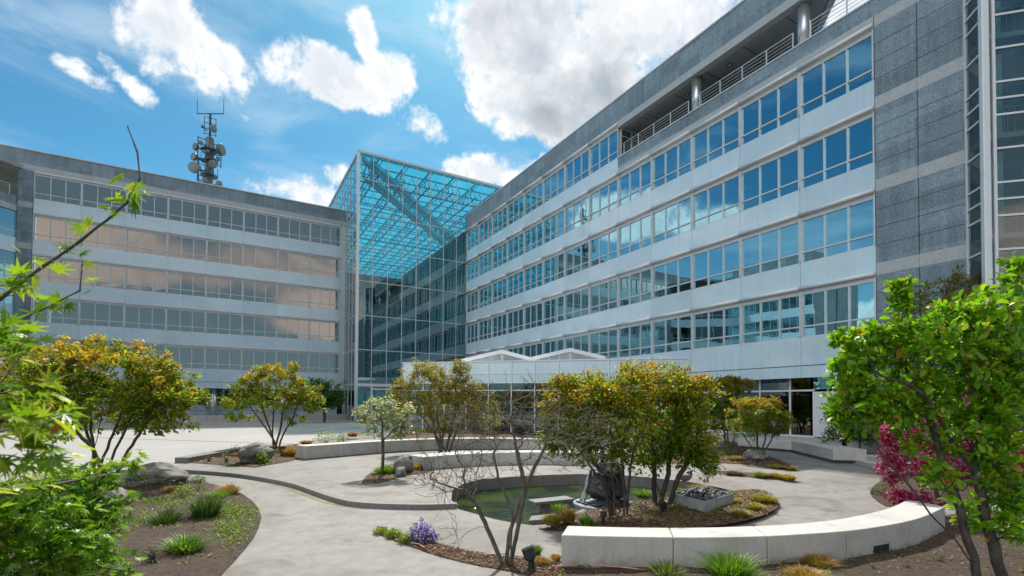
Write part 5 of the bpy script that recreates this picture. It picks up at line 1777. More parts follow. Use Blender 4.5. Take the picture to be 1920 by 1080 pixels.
MP = [(.22, .32, .018), (.32, .38, .024), (.15, .27, .016), (.11, .21, .016)]
MQ = [(.12, .26, .015), (.16, .32, .02), (.08, .18, .012), (.22, .34, .02)]
leaves('crown', P[~low], Dr[~low], .060, MP + [(.42, .18, .04)], 'palm', M['leafn'], T, tintw=rng.choice(5, (~low).sum(), p=[.27, .22, .27, .22, .02]), up=.5)
leaves('lower_crown', P[low], Dr[low], .054, MQ, 'palm', M['leafn'], T, up=.8)


# ------------------------------------------------------------------ grasses, shrubs and small things
def tuft(name, label, cat, px, py, w, h, n, pal, z=None, lean=.9, bw=.006, group=None, zlift=.03, flat=1.0):
    """a clump of arching blades; w, h are its size in photo pixels"""
    b = at(px, py, z)
    s_ = dep(b) / FOC
    g_ = 1.3 if name == 'sedge_cushion' else 1.12
    R_, H_ = w * s_ / 2 * g_, h * s_ * (1.12 + (g_ - 1))
    n = int(n * (2.0 if name == 'sedge_cushion' else 1.3))
    a = rng.uniform(0, 2 * math.pi, n); q = np.sqrt(rng.random(n))
    r0 = q * R_ * .45
    base = np.stack([np.cos(a) * r0, np.sin(a) * r0, np.zeros(n)], 1)
    out = np.stack([np.cos(a), np.sin(a), np.zeros(n)], 1) + rng.normal(0, .35, (n, 3)) * [1, 1, 0]
    hh = H_ * rng.uniform(.55, 1.05, n) * (1 - .35 * q * lean)
    reach = R_ * .65 * (q * .8 + .2) * rng.uniform(.5, 1.2, n) * lean
    K = 5
    u = np.linspace(0, 1, K)
    ctr = base[:, None, :] + out[:, None, :] * (reach[:, None] * u[None, :] ** 1.8)[:, :, None]
    ctr[:, :, 2] += hh[:, None] * (u[None, :] - .32 * lean * (u[None, :] ** 3))
    side = np.stack([-np.sin(a), np.cos(a), np.zeros(n)], 1) + rng.normal(0, .4, (n, 3)) * [1, 1, 0]
    side /= np.linalg.norm(side, axis=1)[:, None]
    wd_ = bw * (1 - u ** 1.5 * .92) * 1.0
    Lp = ctr - side[:, None, :] * wd_[None, :, None] * rng.uniform(.6, 1.3, (n, 1, 1)); Rp = ctr + side[:, None, :] * wd_[None, :, None]
    vs = np.stack([Lp, Rp], 2).reshape(n, K * 2, 3)
    f = np.array([[2 * i, 2 * i + 1, 2 * i + 3, 2 * i + 2] for i in range(K - 1)])
    faces = (np.arange(n)[:, None, None] * (K * 2) + f[None]).ravel()
    pal = np.array(pal)
    c = pal[rng.integers(0, len(pal), n)] * rng.uniform(.7, 1.25, (n, 1))
    tint = np.repeat(c, K * 2, axis=0)
    me = np_mesh(name, vs.reshape(-1, 3), faces, np.full(n * (K - 1), 4), M['blade'], tint)
    o = link_mesh(name, me, None, b + V((0, 0, zlift - .02)))
    return tag(o, label, cat, group)


def shrub(name, label, cat, px, py, w, h, n, lsize, pal, z=None, group=None, kind='oval', nst=14, zlift=.02, fl=None):
    """leafy dome on a few woody stems"""
    b = at(px, py, z) + V((0, 0, zlift))
    s_ = dep(b) / FOC
    R_, H_ = w * s_ / 2, h * s_
    T = thing(name, b, label, cat, group)
    d = rng.normal(0, 1, (n, 3)); d[:, 2] = np.abs(d[:, 2]); d /= np.linalg.norm(d, axis=1)[:, None]
    lump = np.array([.8 + .5 * noise.noise(V(v * 2.3) + V((px, py, 0))) for v in d])
    P = np.array(b) + d * np.array([R_, R_, H_ * .95]) * (lump * rng.uniform(.55, 1.0, n) ** .5)[:, None]
    st = []
    for i in range(nst):
        e = P[rng.integers(0, n)]
        m = np.array(b) * .5 + e * .5 + np.array([0, 0, .15 * H_])
        st.append(([np.array(b) + rng.normal(0, .02, 3) * [1, 1, 0] - [0, 0, .02], m, e], [.009, .006, .002]))
    tubes_mesh('stem', st, M['bark'], T)
    leaves('foliage', P, d, lsize, pal, kind, M['leaf'], T)
    if fl:
        m = int(n * fl[0]); up_ = d[:, 2] > .1
        src = P[up_][rng.integers(0, up_.sum(), m)]
        leaves('blossom', src + rng.normal(0, .02, src.shape), rng.normal(0, 1, src.shape), fl[1], fl[2], 'petal', M['petal'], T)
    return T


def boulder(label, px, py, w, h, z=None, mat='rock', seed=0, name='boulder', cat='boulder', flat=.75, sink=.25, hgt=None):
    b = at(px, py, z)
    s_ = dep(b) / FOC
    rx, rz_ = w * s_ / 2, h * s_ / (2 - sink)
    me = bpy.data.meshes.new(name)
    import bmesh
    bm = bmesh.new()
    bmesh.ops.create_icosphere(bm, subdivisions=5, radius=1)
    for v in bm.verts:
        p = v.co.copy()
        f = 1 + .26 * noise.noise(p * 1.1 + V((seed * 3.7, 0, 0))) + .12 * noise.noise(p * 2.6 + V((0, seed, 0))) + .045 * noise.noise(p * 6) + .02 * noise.noise(p * 14)
        cell = noise.cell(p * 1.6 + V((seed, 0, 0)))
        v.co = V((p.x * rx, p.y * rx * flat, p.z * rz_)) * (f + .04 * cell)
        v.co.z += rz_ * (1 - sink)
    bm.to_mesh(me); bm.free()
    me.materials.append(M[mat]); me.shade_smooth()
    o = link_mesh(name, me, None, b)
    o.rotation_euler = (0, 0, -YAW + seed * .1)
    return tag(o, label, cat)


DG = [(.045, .085, .02), (.06, .11, .022), (.08, .14, .03), (.035, .065, .018)]
BG = [(.12, .26, .015), (.17, .33, .02), (.22, .38, .03), (.09, .20, .015)]
GD = [(.42, .25, .045), (.50, .33, .06), (.34, .26, .04), (.26, .27, .04)]
BR = [(.32, .16, .05), (.40, .22, .07), (.24, .13, .05), (.42, .28, .11)]
GY = [(.20, .24, .03), (.26, .28, .04), (.30, .24, .05), (.15, .20, .03)]
GRP = 'grasses and cushions planted in the beds'
tuft('grass_clump', 'tall dark green grass clump on the right of the left bed', 'grass', 388, 975, 84, 58, 420, DG + [(.1, .18, .03)], 0, .75, .008, GRP)
tuft('grass_clump', 'shaded loose grass clump behind the spiky clump of the left bed', 'grass', 312, 986, 80, 44, 260, DG, 0, .9, .007, GRP)
tuft('grass_clump', 'bright green grass clump with pale upright spikes in the lower left bed', 'grass', 348, 1041, 92, 50, 330, BG[:2] + DG[1:3] + [(.26, .34, .06)], 0, .95, .009, GRP)
tuft('grass_clump', 'low tuft of bright fresh grass behind the tall dark clump', 'grass', 408, 938, 52, 24, 240, BG, 0, .9, .007, GRP)
tuft('sedge_cushion', 'rust brown cushion at the far tip of the left bed beside the path', 'plant', 428, 929, 44, 24, 420, BR + [(.34, .20, .07)], 0, 1.0, .006, GRP)
shrub('leafy_shrub', 'young yellow green shrub before the big boulder of the left bed', 'shrub', 345, 938, 46, 36, 380, .05, [(.13, .2, .02), (.2, .27, .03), (.1, .15, .02)], 0)
shrub('leafy_shrub', 'little dark green cushion shrub right of the yellow green shrub', 'shrub', 373, 925, 26, 19, 260, .035, [(.06, .1, .02), (.12, .14, .03)], 0)
shrub('leafy_shrub', 'small blue green rounded shrub nearest the boulder at the path edge', 'shrub', 352, 908, 30, 20, 200, .05, [(.05, .10, .035), (.08, .14, .04)], 0)
shrub('leafy_shrub', 'small blue green shrub at the path edge, right of its twin', 'shrub', 375, 908, 24, 18, 180, .05, [(.06, .12, .04), (.10, .17, .05)], 0)
tuft('sedge_cushion', 'brown dry cushion between the boulder and the yellow green shrub', 'plant', 322, 926, 30, 18, 240, BR, 0, 1.0, .006, GRP)
shrub('leafy_shrub', 'dark leafy shrub growing against the front of the big left boulder', 'shrub', 272, 922, 80, 42, 700, .05, [(.035, .06, .014), (.06, .09, .018), (.10, .14, .02)], 0)
shrub('ground_cover_mound', 'flat mossy green mound in the middle of the left bed', 'plant', 292, 948, 80, 16, 900, .03, [(.05, .11, .012), (.08, .15, .015)], 0, kind='quad', nst=3)
shrub('dry_plant', 'dry grey brown twiggy plant low in the left bed', 'plant', 285, 1062, 60, 42, 200, .02, [(.10, .08, .05), (.14, .11, .06)], 0, kind='quad', nst=70)
boulder('large dark rounded boulder at the back of the left bed', 284, 912, 118, 42, 0, seed=2, flat=.7)
boulder('small dark boulder low in the shade left of the shrubs', 206, 958, 70, 40, 0, seed=5)
# creeping green at the right of the left bed
P, zf = BEDS['left']
pp = []
while len(pp) < 5200:
    c_ = random.choice([(440, 964, 26, 10), (440, 964, 26, 10), (330, 950, 40, 8), (250, 985, 50, 10), (430, 1000, 20, 12)])
    q = at(random.gauss(c_[0], c_[2]), random.gauss(c_[1], c_[3]), 0)
    if inpoly(q.x, q.y, P): pp.append((q.x, q.y, zf(q.x, q.y) + random.uniform(0, .03)))
pp = np.array(pp)
o = leaves('creeping_moss', pp, rng.normal(0, 1, pp.shape), .035, [(.10, .18, .02), (.14, .23, .025), (.18, .22, .04)], 'quad', M['leaf'], None, loc=(pp[0][0], pp[0][1], 0))
tag(o, kind='stuff')

# bed on the plaza
boulder('mossy greenish boulder under the vase-shaped tree on the plaza', 482, 868, 64, 36, None, seed=8, flat=.8)
shrub('leafy_shrub', 'bright green feathery shrub in front of the mossy boulder', 'shrub', 491, 871, 34, 27, 500, .05, [(.13, .25, .015), (.18, .3, .02), (.09, .17, .012)], None)
for px_, py_, w_, h_, lb in ((392, 867, 24, 24, 'thin young shrub with pale leaves nearest the corner of the stone edging'), (424, 870, 22, 30, 'thin yellow leaved seedling between two thin shrubs'), (441, 853, 24, 24, 'sparse grey twiggy bush in the middle of the plaza bed'), (467, 850, 18, 18, 'sparse twiggy bush behind the mossy boulder')):
    shrub('twiggy_shrub', lb, 'shrub', px_, py_, w_, h_, 60, .06, [(.2, .24, .04), (.14, .18, .05), (.3, .3, .12)], None, nst=26)
tuft('sedge_cushion', 'golden cushion at the foot of the tree on the plaza', 'plant', 505, 845, 22, 13, 220, GD, None, 1, .012, GRP)
tuft('sedge_cushion', 'straw brown cushion touching the end of the long low bench', 'plant', 542, 858, 30, 24, 360, BR + GD, None, 1, .012, GRP)
tuft('sedge_cushion', 'reddish brown cushion left of the mossy boulder', 'plant', 448, 858, 30, 12, 260, BR, None, 1, .012, GRP)
tuft('grass_clump', 'flat green grass strip along the front edge of the plaza bed', 'grass', 450, 872, 60, 6, 500, DG, None, 1, .012, GRP)

# behind the long low bench
shrub('leafy_shrub', 'pale cream edged shrub behind the left part of the long low bench', 'shrub', 612, 831, 62, 26, 700, .075, [(.24, .28, .10), (.34, .36, .18), (.12, .17, .04)], None)
shrub('leafy_shrub', 'small dark green shrub right of the cream edged shrub', 'shrub', 643, 828, 28, 17, 320, .06, [(.05, .11, .015), (.08, .15, .02)], None)
tuft('sedge_cushion', 'orange brown cushion behind the long low bench', 'plant', 661, 823, 24, 11, 300, BR, None, 1, .014, GRP, .15)
tuft('sedge_cushion', 'brown cushion above the very end of the long low bench', 'plant', 574, 836, 28, 9, 260, BR, None, 1, .014, GRP, .1)
for px_, w_, h_, lb in ((690, 44, 9, 'flat green cushion left of the flowering tree behind the bench'), (742, 40, 11, 'green cushion right of the flowering tree behind the bench'), (785, 40, 17, 'bright green low shrub by the foot of the olive brown tree'), (868, 44, 14, 'dark green low shrub right of the olive brown tree stems'), (925, 50, 13, 'dull green low shrub behind the middle of the pavilion bench')):
    shrub('leafy_shrub', lb, 'shrub', px_, 821, w_, h_, 420, .06, [(.05, .12, .014), (.08, .17, .02), (.11, .16, .02)], None, zlift=.14)
shrub('leafy_shrub', 'russet low shrub left of the olive brown tree', 'shrub', 765, 822, 30, 16, 300, .05, [(.16, .08, .04), (.12, .10, .04)], None, zlift=.14)
for px_, py_, w_, h_, lb in ((1030, 832, 50, 22, 'tan dry shrub at the right end of the long low bench'), (1085, 838, 60, 22, 'reddish tan dry shrub behind the bench by the pond')):
    shrub('dry_shrub', lb, 'shrub', px_, py_, w_, h_, 600, .05, [(.22, .14, .08), (.16, .10, .06), (.28, .2, .1)], None, kind='quad', nst=40)

# flowering tree island
tuft('grass_clump', 'bright yellow green grass at the foot of the flowering tree', 'grass', 722, 890, 56, 24, 460, BG + GY[:1], None, .9, .008, GRP)
boulder('grey pointed boulder beside the flowering tree', 757, 887, 46, 32, None, seed=11, flat=.7)
boulder('low grey rock in front of the pointed boulder', 751, 893, 26, 18, None, seed=14, flat=.7)
tuft('sedge_cushion', 'straw coloured cushion between boulder and blunt bench end', 'plant', 782, 882, 26, 15, 300, GD, None, 1, .008, GRP)
tuft('grass_clump', 'green tuft behind the blunt end of the pond bench', 'grass', 789, 866, 24, 20, 220, BG, None, .8, .010, GRP)
# crescent bed
shrub('flowering_shrub', 'low violet flowering rhododendron in the crescent bed', 'shrub', 791, 1016, 72, 42, 90, .035, [(.07, .07, .04), (.05, .06, .03)], 0, nst=46, fl=(10, .024, [(.24, .19, .52), (.32, .26, .62), (.18, .13, .42)]))
for px_, py_, w_, h_, lb in ((714, 1001, 34, 12, 'lime green creeping conifer at the very tip of the crescent bed'), (737, 1008, 36, 15, 'lime green creeping conifer, second from the tip of the crescent bed'), (762, 1018, 36, 18, 'lime green creeping conifer touching the violet shrub')):
    shrub('creeping_conifer', lb, 'shrub', px_, py_, w_, h_, 900, .022, [(.18, .24, .015), (.25, .31, .02), (.12, .18, .015)], 0, kind='quad', nst=4)
tuft('grass_clump', 'green grass tuft behind the near black spotlight', 'grass', 1004, 1042, 40, 26, 200, BG + DG, 0, .9, .006, GRP)
tuft('sedge_cushion', 'dull brown cushion right of the near black spotlight', 'plant', 1016, 1060, 36, 16, 320, BR + GD[2:], 0, 1, .005, GRP)
tuft('sedge_cushion', 'thin dry tuft against the end of the curved foreground bench', 'plant', 1042, 1052, 26, 14, 160, BR, 0, 1, .005, GRP)

# pond island
tuft('grass_clump', 'orange and green grass clump at the left tip of the pond island', 'grass', 1036, 985, 52, 28, 380, GY + BR[:1] + [(.34, .2, .04)], .06, .9, .007, GRP)
tuft('grass_clump', 'rust orange grass clump behind the left tip of the pond island', 'grass', 1064, 978, 50, 32, 380, GY[:2] + BR + [(.36, .2, .05)], .06, .9, .007, GRP)
tuft('grass_clump', 'bright green grass tuft leaning over the pond beside the stone slab', 'grass', 1048, 962, 36, 24, 200, BG, .06, .9, .007, GRP)
tuft('grass_clump', 'yellow green grass clump behind the curved bench on the island', 'grass', 1100, 985, 40, 21, 320, BG, .06, .9, .007, GRP)
tuft('grass_clump', 'vivid yellow green grass between the two pond trees', 'grass', 1207, 934, 44, 21, 340, BG + GY[:2], .06, .95, .007, GRP)
tuft('grass_clump', 'small vivid green grass left of the golden cushion by the stone box', 'grass', 1277, 926, 24, 15, 220, BG, .06, .9, .007, GRP)
tuft('sedge_cushion', 'golden dome-shaped cushion behind the steel box of black stones', 'plant', 1313, 923, 36, 16, 420, GD + BR[:1], .06, 1, .007, GRP)
tuft('grass_clump', 'tiny green grass tuft right of the black stones', 'grass', 1367, 930, 22, 13, 160, BG + GY, .06, .9, .006, GRP)
tuft('sedge_cushion', 'small dark golden cushion at the right corner of the steel box', 'plant', 1381, 948, 18, 18, 200, GD, .06, 1, .006, GRP)
tuft('sedge_cushion', 'large golden cushion at the right tip of the pond island', 'plant', 1433, 944, 46, 21, 520, GD + GY, .06, 1, .006, GRP)
tuft('sedge_cushion', 'golden green cushion left below the large golden cushion', 'plant', 1416, 959, 30, 18, 360, GD + GY, .06, 1, .006, GRP)
tuft('sedge_cushion', 'flat olive cushion nearest the front edge of the pond island', 'plant', 1388, 970, 36, 15, 360, GY + BR, .06, 1, .006, GRP)
for px_, py_, lb in ((1232, 984, 'tiny green weed on the mulch in front of the pond trees'), (1200, 972, 'small dark green sprig between the stems of the pond tree and spotlight'), (1158, 980, 'low grey green sprig at the foot of the fountain side tree'), (1300, 972, 'tiny green sprig in front of the steel box')):
    shrub('small_weed', lb, 'plant', px_, py_, 18, 12, 60, .04, [(.06, .13, .015), (.1, .18, .02)], .06, nst=5)

# strips and bed at the right
tuft('sedge_cushion', 'grey brown dry cushion at the left of the narrow strip', 'plant', 1378, 891, 40, 10, 300, [(.14, .10, .08), (.2, .15, .11)], None, 1, .008, GRP)
tuft('sedge_cushion', 'yellow green cushion in the narrow strip', 'plant', 1428, 896, 32, 13, 340, GY, None, 1, .008, GRP)
tuft('sedge_cushion', 'brown gold cushion in the middle of the narrow strip', 'plant', 1456, 897, 28, 12, 320, GD + BR, None, 1, .008, GRP)
tuft('sedge_cushion', 'gold cushion at the right tip of the narrow strip', 'plant', 1479, 901, 30, 13, 340, GD, None, 1, .008, GRP)
tuft('sedge_cushion', 'golden green cushion left of the dark one by the paving', 'plant', 1457, 879, 28, 9, 300, GY + GD, None, 1, .010, GRP)
tuft('sedge_cushion', 'dark green cushion at the pointed tip of the right bed', 'plant', 1482, 882, 24, 10, 280, DG + GD, None, 1, .010, GRP)
boulder('low tan boulder under the slender coppery tree', 1416, 866, 52, 22, None, seed=17, flat=.7)
shrub('leafy_shrub', 'mid green low shrub in the right bed', 'shrub', 1362, 858, 46, 24, 420, .06, [(.06, .11, .015), (.09, .14, .02)], None)
shrub('leafy_shrub', 'russet low shrub beside the coppery trees on the right', 'shrub', 1372, 840, 28, 16, 260, .06, [(.2, .09, .03), (.15, .11, .03)], None)
shrub('leafy_shrub', 'dark purple brown shrub left of the tan boulder', 'shrub', 1394, 852, 30, 16, 260, .05, [(.05, .04, .03), (.09, .06, .03)], None)
tuft('sedge_cushion', 'golden brown cushion in front of the tan boulder', 'plant', 1380, 866, 32, 14, 360, GD + BR, None, 1, .010, GRP)
tuft('sedge_cushion', 'tan dry cushion left of the right bed shrubs', 'plant', 1210, 866, 46, 10, 340, BR, None, 1, .010, GRP)
# bed by the steps
shrub('ground_cover_mound', 'low green and brown heather mound by the paving near the steps', 'plant', 1652, 928, 46, 20, 700, .03, [(.07, .10, .02), (.14, .11, .05), (.05, .08, .015)], None, kind='quad', nst=6)
shrub('ground_cover_mound', 'brown heather mound just behind the right end of the curved bench', 'plant', 1690, 942, 60, 18, 700, .03, [(.12, .09, .04), (.09, .10, .03)], None, kind='quad', nst=6)
shrub('leafy_shrub', 'little ball of green leaves below the concrete steps', 'shrub', 1661, 902, 16, 13, 200, .03, [(.06, .14, .015)], None)
# in front of the curved bench
tuft('grass_clump', 'large fresh green grass clump in front of the curved bench', 'grass', 1371, 1092, 124, 66, 620, BG + DG[1:3], 0, .85, .008, GRP)
tuft('grass_clump', 'sparse green grass with dry base at the bottom left of the curved bench', 'grass', 1250, 1086, 80, 46, 180, BG[:2] + DG + BR[:1], 0, .95, .006, GRP)
tuft('sedge_cushion', 'green and straw tuft touching the bench face near its dark vent', 'plant', 1458, 1060, 50, 26, 330, BR + BG[:2], 0, .95, .005, GRP)
tuft('sedge_cushion', 'golden straw cushion below the dark bench vent', 'plant', 1530, 1066, 64, 30, 620, GD + BR, 0, 1, .005, GRP)
tuft('sedge_cushion', 'straw brown cushion at the bottom edge of the photo', 'plant', 1514, 1094, 70, 32, 560, BR + GD, 0, 1, .005, GRP)
SP = 'dark dead sprouts in the foreground soil'
proto_sp = None
for px_, py_ in ((1640, 1046), (1690, 1050), (1735, 1040), (1700, 1072), (1640, 1075), (1600, 1050), (1760, 1060), (1670, 1034), (1730, 1012)):
    b = at(px_, py_, 0) + V((0, 0, .05))
    if proto_sp is None:
        T = thing('dead_sprout', b, 'small dark dead sprout standing in the bare soil before the bench', 'plant', SP)
        st = []
        for i in range(11):
            a_ = random.uniform(0, 6.28); l_ = random.uniform(.05, .13)
            p = np.array(b)
            e = p + np.array([math.cos(a_) * l_ * .8, math.sin(a_) * l_ * .8, l_ * random.uniform(.3, .9)])
            st.append(([p - [0, 0, .03], (p + e) / 2 + [0, 0, .02], e], [.004, .003, .0015]))
        proto_sp = tubes_mesh('twig', st, M['bark_d'], T)
    else:
        T = thing('dead_sprout', b, 'small dark dead sprout standing in the bare soil before the bench', 'plant', SP, rz=random.uniform(0, 6))
        c = proto_sp.copy(); COL.objects.link(c); c.parent = T
        k_ = random.uniform(.7, 1.3); T.scale = (k_, k_, k_)


# fountain
fb = at(1130, 940, .08)
FT = thing('rock_fountain', fb, 'dark upright fountain rock with water running down it on a round stone disc', 'fountain')
s_ = dep(fb) / FOC
rd = 55 * s_
mb = MB(); mb.lathe((fb.x, fb.y, -.1), [(rd * .93, 0), (rd * .93, .10), (rd, .10), (rd, .15), (rd * .97, .162), (rd * .1, .164)], 48); mb.build('basin_disc', M['cladgrey'], FT).data.shade_smooth
me = bpy.data.meshes.new('rock')
import bmesh
bm = bmesh.new()
bmesh.ops.create_icosphere(bm, subdivisions=5, radius=1)
H_ = 69 * s_
for v in bm.verts:
    p = v.co.copy()
    zn = (p.z + 1) / 2
    ang_ = math.atan2(p.y, p.x)
    f = 1 + .16 * noise.noise(p * 1.2 + V((4, 0, 0))) + .10 * noise.noise(V((math.cos(ang_) * 2.4, math.sin(ang_) * 2.4, p.z * .7))) + .03 * noise.noise(p * 7)
    tap = (1.0 - .30 * zn ** 2.2)
    r_ = max(1e-6, math.hypot(p.x, p.y)); sq = min(1.0, (r_ * 1.25) ** .6) / r_
    v.co = V((p.x * sq * .44 * tap * f + .05 * zn, p.y * sq * .40 * tap * f, .03 + zn * H_ * (1 + .10 * noise.noise(p * 2))))
bm.to_mesh(me); bm.free(); me.materials.append(M['darkrock']); me.shade_smooth()
ro_ = link_mesh('rock', me, FT); ro_.location = (.05, 0, 0); ro_.rotation_euler = (0, 0, -.4)
m_, t_, o_ = newmat('running_water')
t_.set(o_, 0, t_.n('ShaderNodeMixShader', {0: .55, 1: t_.n('ShaderNodeBsdfTransparent'), 2: t_.n('ShaderNodeBsdfPrincipled', {'Base Color': (.75, .8, .84), 'Roughness': .15})}))
for ox, top in ((-.40, .62), (-.36, .75), (-.28, .82), (.36, .62), (.40, .5), (-.16, .86)):
    dv = RX * ox - F_ * (.16 if abs(ox) < .3 else .05)
    tp_ = fb + V((dv.x * .8, dv.y * .8, top * .95)); bt = fb + V((dv.x * 1.16, dv.y * 1.16, .06))
    pts = [tp_.lerp(bt, u) + V((random.uniform(-.012, .012), random.uniform(-.012, .012), 0)) for u in np.linspace(0, 1, 9)]
    mb = MB(); mb.tube(pts, [.012 + .012 * random.random() for _ in pts], 6); mb.build('water_trickle', m_, FT)
mb = MB()
for i in range(110):
    a_ = random.uniform(0, 6.28); r_ = rd * random.uniform(.62, .9)
    q = fb + V((math.cos(a_) * r_, math.sin(a_) * r_, -.01)); k_ = random.uniform(.02, .05)
    mb.lathe(q, [(k_ * .6, 0), (k_, k_ * .35), (k_ * .7, k_ * .8), (.002, k_ * .95)], 6)
mb.build('pebbles', M['lava'], FT)
sa, sb = at(1004, 941, .08), at(1078, 934, .08)
dv = (sb - sa).normalized(); nn = V((-dv.y, dv.x, 0))
mb = MB(); mb.poly([sa, sb - dv * .0, sb + nn * .40, sa + nn * .34], .0, .07); mb.poly([sa + dv * .25 + nn * .1, sb, sb + nn * .3, sa + dv * .25 + nn * .26], -.5, -.005)
tag(mb.build('stone_slab', M['kerb'], loc=sa, bevel=.01), 'flat grey stone slab bridging from the pond to the fountain disc', 'slab')
mb = MB(); q = at(1012, 975, 0); mb.poly([q + V((-.25, .0, 0)), q + V((.35, -.1, 0)), q + V((.5, .25, 0)), q + V((0, .3, 0))], -.35, .02)
tag(mb.build('stone_slab', M['kerb'], loc=q, bevel=.01), 'small dark slab at the water edge beside the orange grass', 'slab')

# steel box with black stones
c0, c1, c2 = at(1257, 946, .08), at(1322, 964, .08), at(1376, 947, .08)
c3 = c0 + c2 - c1
SBx = thing('stone_box', c1, 'square grey steel box filled with black lava stones on the pond island', 'planter box')
hb = 24 * dep(c1) / FOC
mb = MB()
cs_ = [c0, c1, c2, c3]
cen = (c0 + c2) / 2
for i in range(4):
    a, b = cs_[i], cs_[(i + 1) % 4]
    ai, bi = a.lerp(cen, .035), b.lerp(cen, .035)
    z0, z1 = .02, .08 + hb
    mb.hexa([(a.x, a.y, z0), (b.x, b.y, z0), (bi.x, bi.y, z0), (ai.x, ai.y, z0), (a.x, a.y, z1), (b.x, b.y, z1), (bi.x, bi.y, z1), (ai.x, ai.y, z1)])
    for u in (.22, .75):
        q = a.lerp(b, u); w_ = (b - a).normalized(); o2 = V((w_.y, -w_.x, 0)) * .004
        mb.hexa([q + o2 - w_ * .03 + V((0, 0, .0)), q + o2 + w_ * .03, q - o2 + w_ * .03, q - o2 - w_ * .03, q + o2 - w_ * .03 + V((0, 0, .05)), q + o2 + w_ * .03 + V((0, 0, .05)), q - o2 + w_ * .03 + V((0, 0, .05)), q - o2 - w_ * .03 + V((0, 0, .05))], 1)
mb.build('box_wall', [M['cladgrey'], M['black']], SBx)
mb = MB()
mb.poly([p.lerp(cen, .04) for p in cs_], .05, .08 + hb * .7)
for i in range(190):
    u, v_ = random.uniform(.06, .94), random.uniform(.06, .94)
    q = c0 + (c1 - c0) * u + (c3 - c0) * v_
    k_ = random.uniform(.03, .075)
    q.z = .08 + hb * .72 + random.uniform(0, .10) * (1 - abs(u - .5) * 1.4)
    mb.lathe(q, [(k_ * .5, -k_ * .4), (k_, 0), (k_ * .8, k_ * .6), (.004, k_ * .9)], 5, 0, (random.uniform(-.8, .8), random.uniform(-.8, .8), 1))
mb.build('black_stones', M['lava'], SBx)


# spotlights
def spot(px, py, h, label, z=0.0, tilt=(-.35, .1), group='black garden spotlights'):
    b = at(px, py, z)
    T = thing('garden_spotlight', b, label, 'spotlight', group)
    k_ = h * dep(b) / FOC
    mb = MB(); mb.lathe(b - V((0, 0, .02)), [(.05 * k_ * 3, 0), (.05 * k_ * 3, .02)], 12); mb.tube([b, b + V((0, 0, k_ * .45))], k_ * .14, 10); mb.build('stem', M['black'], T)
    ax = (RX * tilt[0] + V((0, 0, 1)) + F_ * tilt[1]).normalized()
    mb = MB(); mb.lathe(b + V((0, 0, k_ * .42)), [(k_ * .15, 0), (k_ * .26, k_ * .08), (k_ * .28, k_ * .5), (k_ * .29, k_ * .56), (k_ * .24, k_ * .56), (k_ * .22, k_ * .5)], 20, 0, ax); mb.build('lamp_head', M['black'], T)
    return T


spot(996, 1068, 42, 'large black spotlight tilted left beside the bare tree stems')
spot(1131, 980, 21, 'black spotlight standing on the island mulch near the yellow green grass', .08, (.1, .1))
spot(1242, 965, 24, 'black spotlight in the shade in front of the steel box', .08, (.2, -.4))
spot(1738, 1000, 34, 'black spotlight at the right end of the curved bench', .05, (-.4, .2))
spot(529, 858, 21, 'black spotlight standing under the vase-shaped tree on the plaza', zb(0, 20), (0, .05))
spot(855, 849, 9, 'small black spotlight beside the olive brown tree stems', .12, (0, 0))
spot(1419, 872, 12, 'small black spotlight under the slender tree on the right', .12, (0, 0))

# hoses on the soil
for pts, lb in (([(1035, 1069), (1100, 1066), (1160, 1070), (1210, 1076), (1260, 1080)], 'copper red irrigation hose lying in front of the curved bench'), ([(770, 1024), (785, 1026), (796, 1033)], 'short copper red hose in the crescent bed below the violet shrub'), ([(912, 1046), (950, 1045), (985, 1052)], 'copper red hose on the mulch behind the bare tree'), ([(322, 1058), (323, 1054), (345, 1053), (358, 1056)], 'short copper red hose end lying in the left bed')):
    P_h = [at(x, y, 0) + V((0, 0, .05)) for x, y in pts]
    mb = MB(); mb.tube(P_h, .009, 6)
    tag(mb.build('irrigation_hose', M['hose'], loc=P_h[0]), lb, 'hose')

# duck preening on the pond edge
db = at(1283, 909, .104)
DK = bpy.data.meshes.new('duck')
bm = bmesh.new()
skv = [(-.20, 0, .21), (-.12, 0, .20), (0, 0, .185), (.10, 0, .20), (.165, 0, .25), (.175, 0, .31), (.14, .02, .335), (.09, .03, .32), (.05, .035, .30)]
skr = [.022, .07, .105, .095, .055, .040, .045, .034, .012]
prev = None
for i, p in enumerate(skv):
    v = bm.verts.new(p)
    if prev: bm.edges.new((prev, v))
    prev = v
bm.verts.ensure_lookup_table()
for sy in (-1, 1):
    a = bm.verts.new((-.0, sy * .045, .10)); b_ = bm.verts.new((.0, sy * .045, .015)); c_ = bm.verts.new((.05, sy * .05, .01))
    bm.verts.ensure_lookup_table(); bm.edges.new((bm.verts[2], a)); bm.edges.new((a, b_)); bm.edges.new((b_, c_))
    skr += [.022, .010, .016]
bm.to_mesh(DK); bm.free()
dm_, dt_, do_ = newmat('duck_plumage')
gz = dt_.n('ShaderNodeSeparateXYZ', {0: dt_.n('ShaderNodeTexCoord').outputs['Object']})
cc = dt_.mix(dt_.ramp(gz.outputs[2], .27, .30), (.17, .13, .11), (.07, .05, .04))
cc = dt_.mix(dt_.ramp(gz.outputs[0], -.12, -.15), cc, (.03, .03, .035))
cc = dt_.mix(dt_.ramp(gz.outputs[2], .085, .07), cc, (.65, .16, .06))
dt_.set(do_, 0, dt_.n('ShaderNodeBsdfPrincipled', {'Base Color': cc, 'Roughness': .7}))
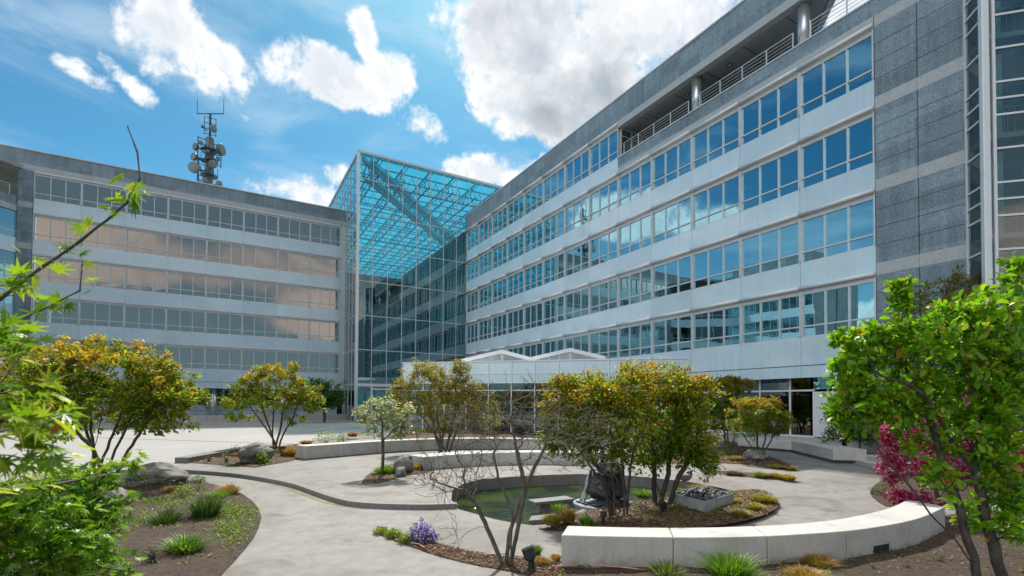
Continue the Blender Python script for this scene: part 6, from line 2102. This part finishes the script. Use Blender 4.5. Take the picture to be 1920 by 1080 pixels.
DK.materials.append(dm_)
do = link_mesh('duck', DK, None, db)
do.rotation_euler = (0, 0, -YAW - .2)
do.modifiers.new('skin', 'SKIN')
for i, sv in enumerate(DK.skin_vertices[0].data): sv.radius = (skr[i], skr[i])
DK.skin_vertices[0].data[0].use_root = True
su = do.modifiers.new('sub', 'SUBSURF'); su.levels = su.render_levels = 2
tag(do, 'grey brown duck with orange feet preening on the far edge of the pond', 'duck')

# far trees beyond the grounds, south of the camera (they show in the lower windows)
pts = []
for i in range(46):
    x = -150 + i * 6.5 + random.uniform(-2, 2); y = -75 + random.uniform(-12, 12); h = random.uniform(7, 13)
    pts.append(ellips((x, y, h * .5), (4.5, 4.5, h * .5), 330, .5))
pts = np.concatenate(pts)
o = leaves('far_woodland', pts, rng.normal(0, 1, pts.shape), 1.1, [(.03, .05, .015), (.045, .07, .02), (.06, .08, .02)], 'quad', M['leaf'], None, loc=(0, -75, 0))
tag(o, kind='stuff')


# small weeds and seedlings scattered over the soil
pp = []
for key, cnt_, cond in (('left', 420, lambda q: True), ('front', 300, lambda q: True), ('island', 160, lambda q: True), ('right', 120, lambda q: True)):
    P, zf = BEDS[key]
    x0, x1, y0, y1 = min(p[0] for p in P), max(p[0] for p in P), min(p[1] for p in P), max(p[1] for p in P)
    k = 0
    while k < cnt_:
        x, y = random.uniform(x0, x1), random.uniform(y0, y1)
        if 5 < dep((x, y, 0)) < 22 and inpoly(x, y, P) and noise.noise(V((x * .9, y * .9, 5))) > -.05:
            k += 1
            for _ in range(random.randint(2, 7)):
                xx, yy = x + random.gauss(0, .05), y + random.gauss(0, .05)
                pp.append((xx, yy, zf(xx, yy) + random.uniform(0, .02)))
pp = np.array(pp)
up_ = rng.normal(0, .6, pp.shape); up_[:, 2] = 1
o = leaves('soil_weeds', pp, up_, .045, [(.09, .17, .02), (.13, .21, .03), (.18, .2, .05), (.2, .15, .07)], 'quad', M['leaf'], None, loc=(pp[0][0], pp[0][1], 0))
tag(o, kind='stuff')
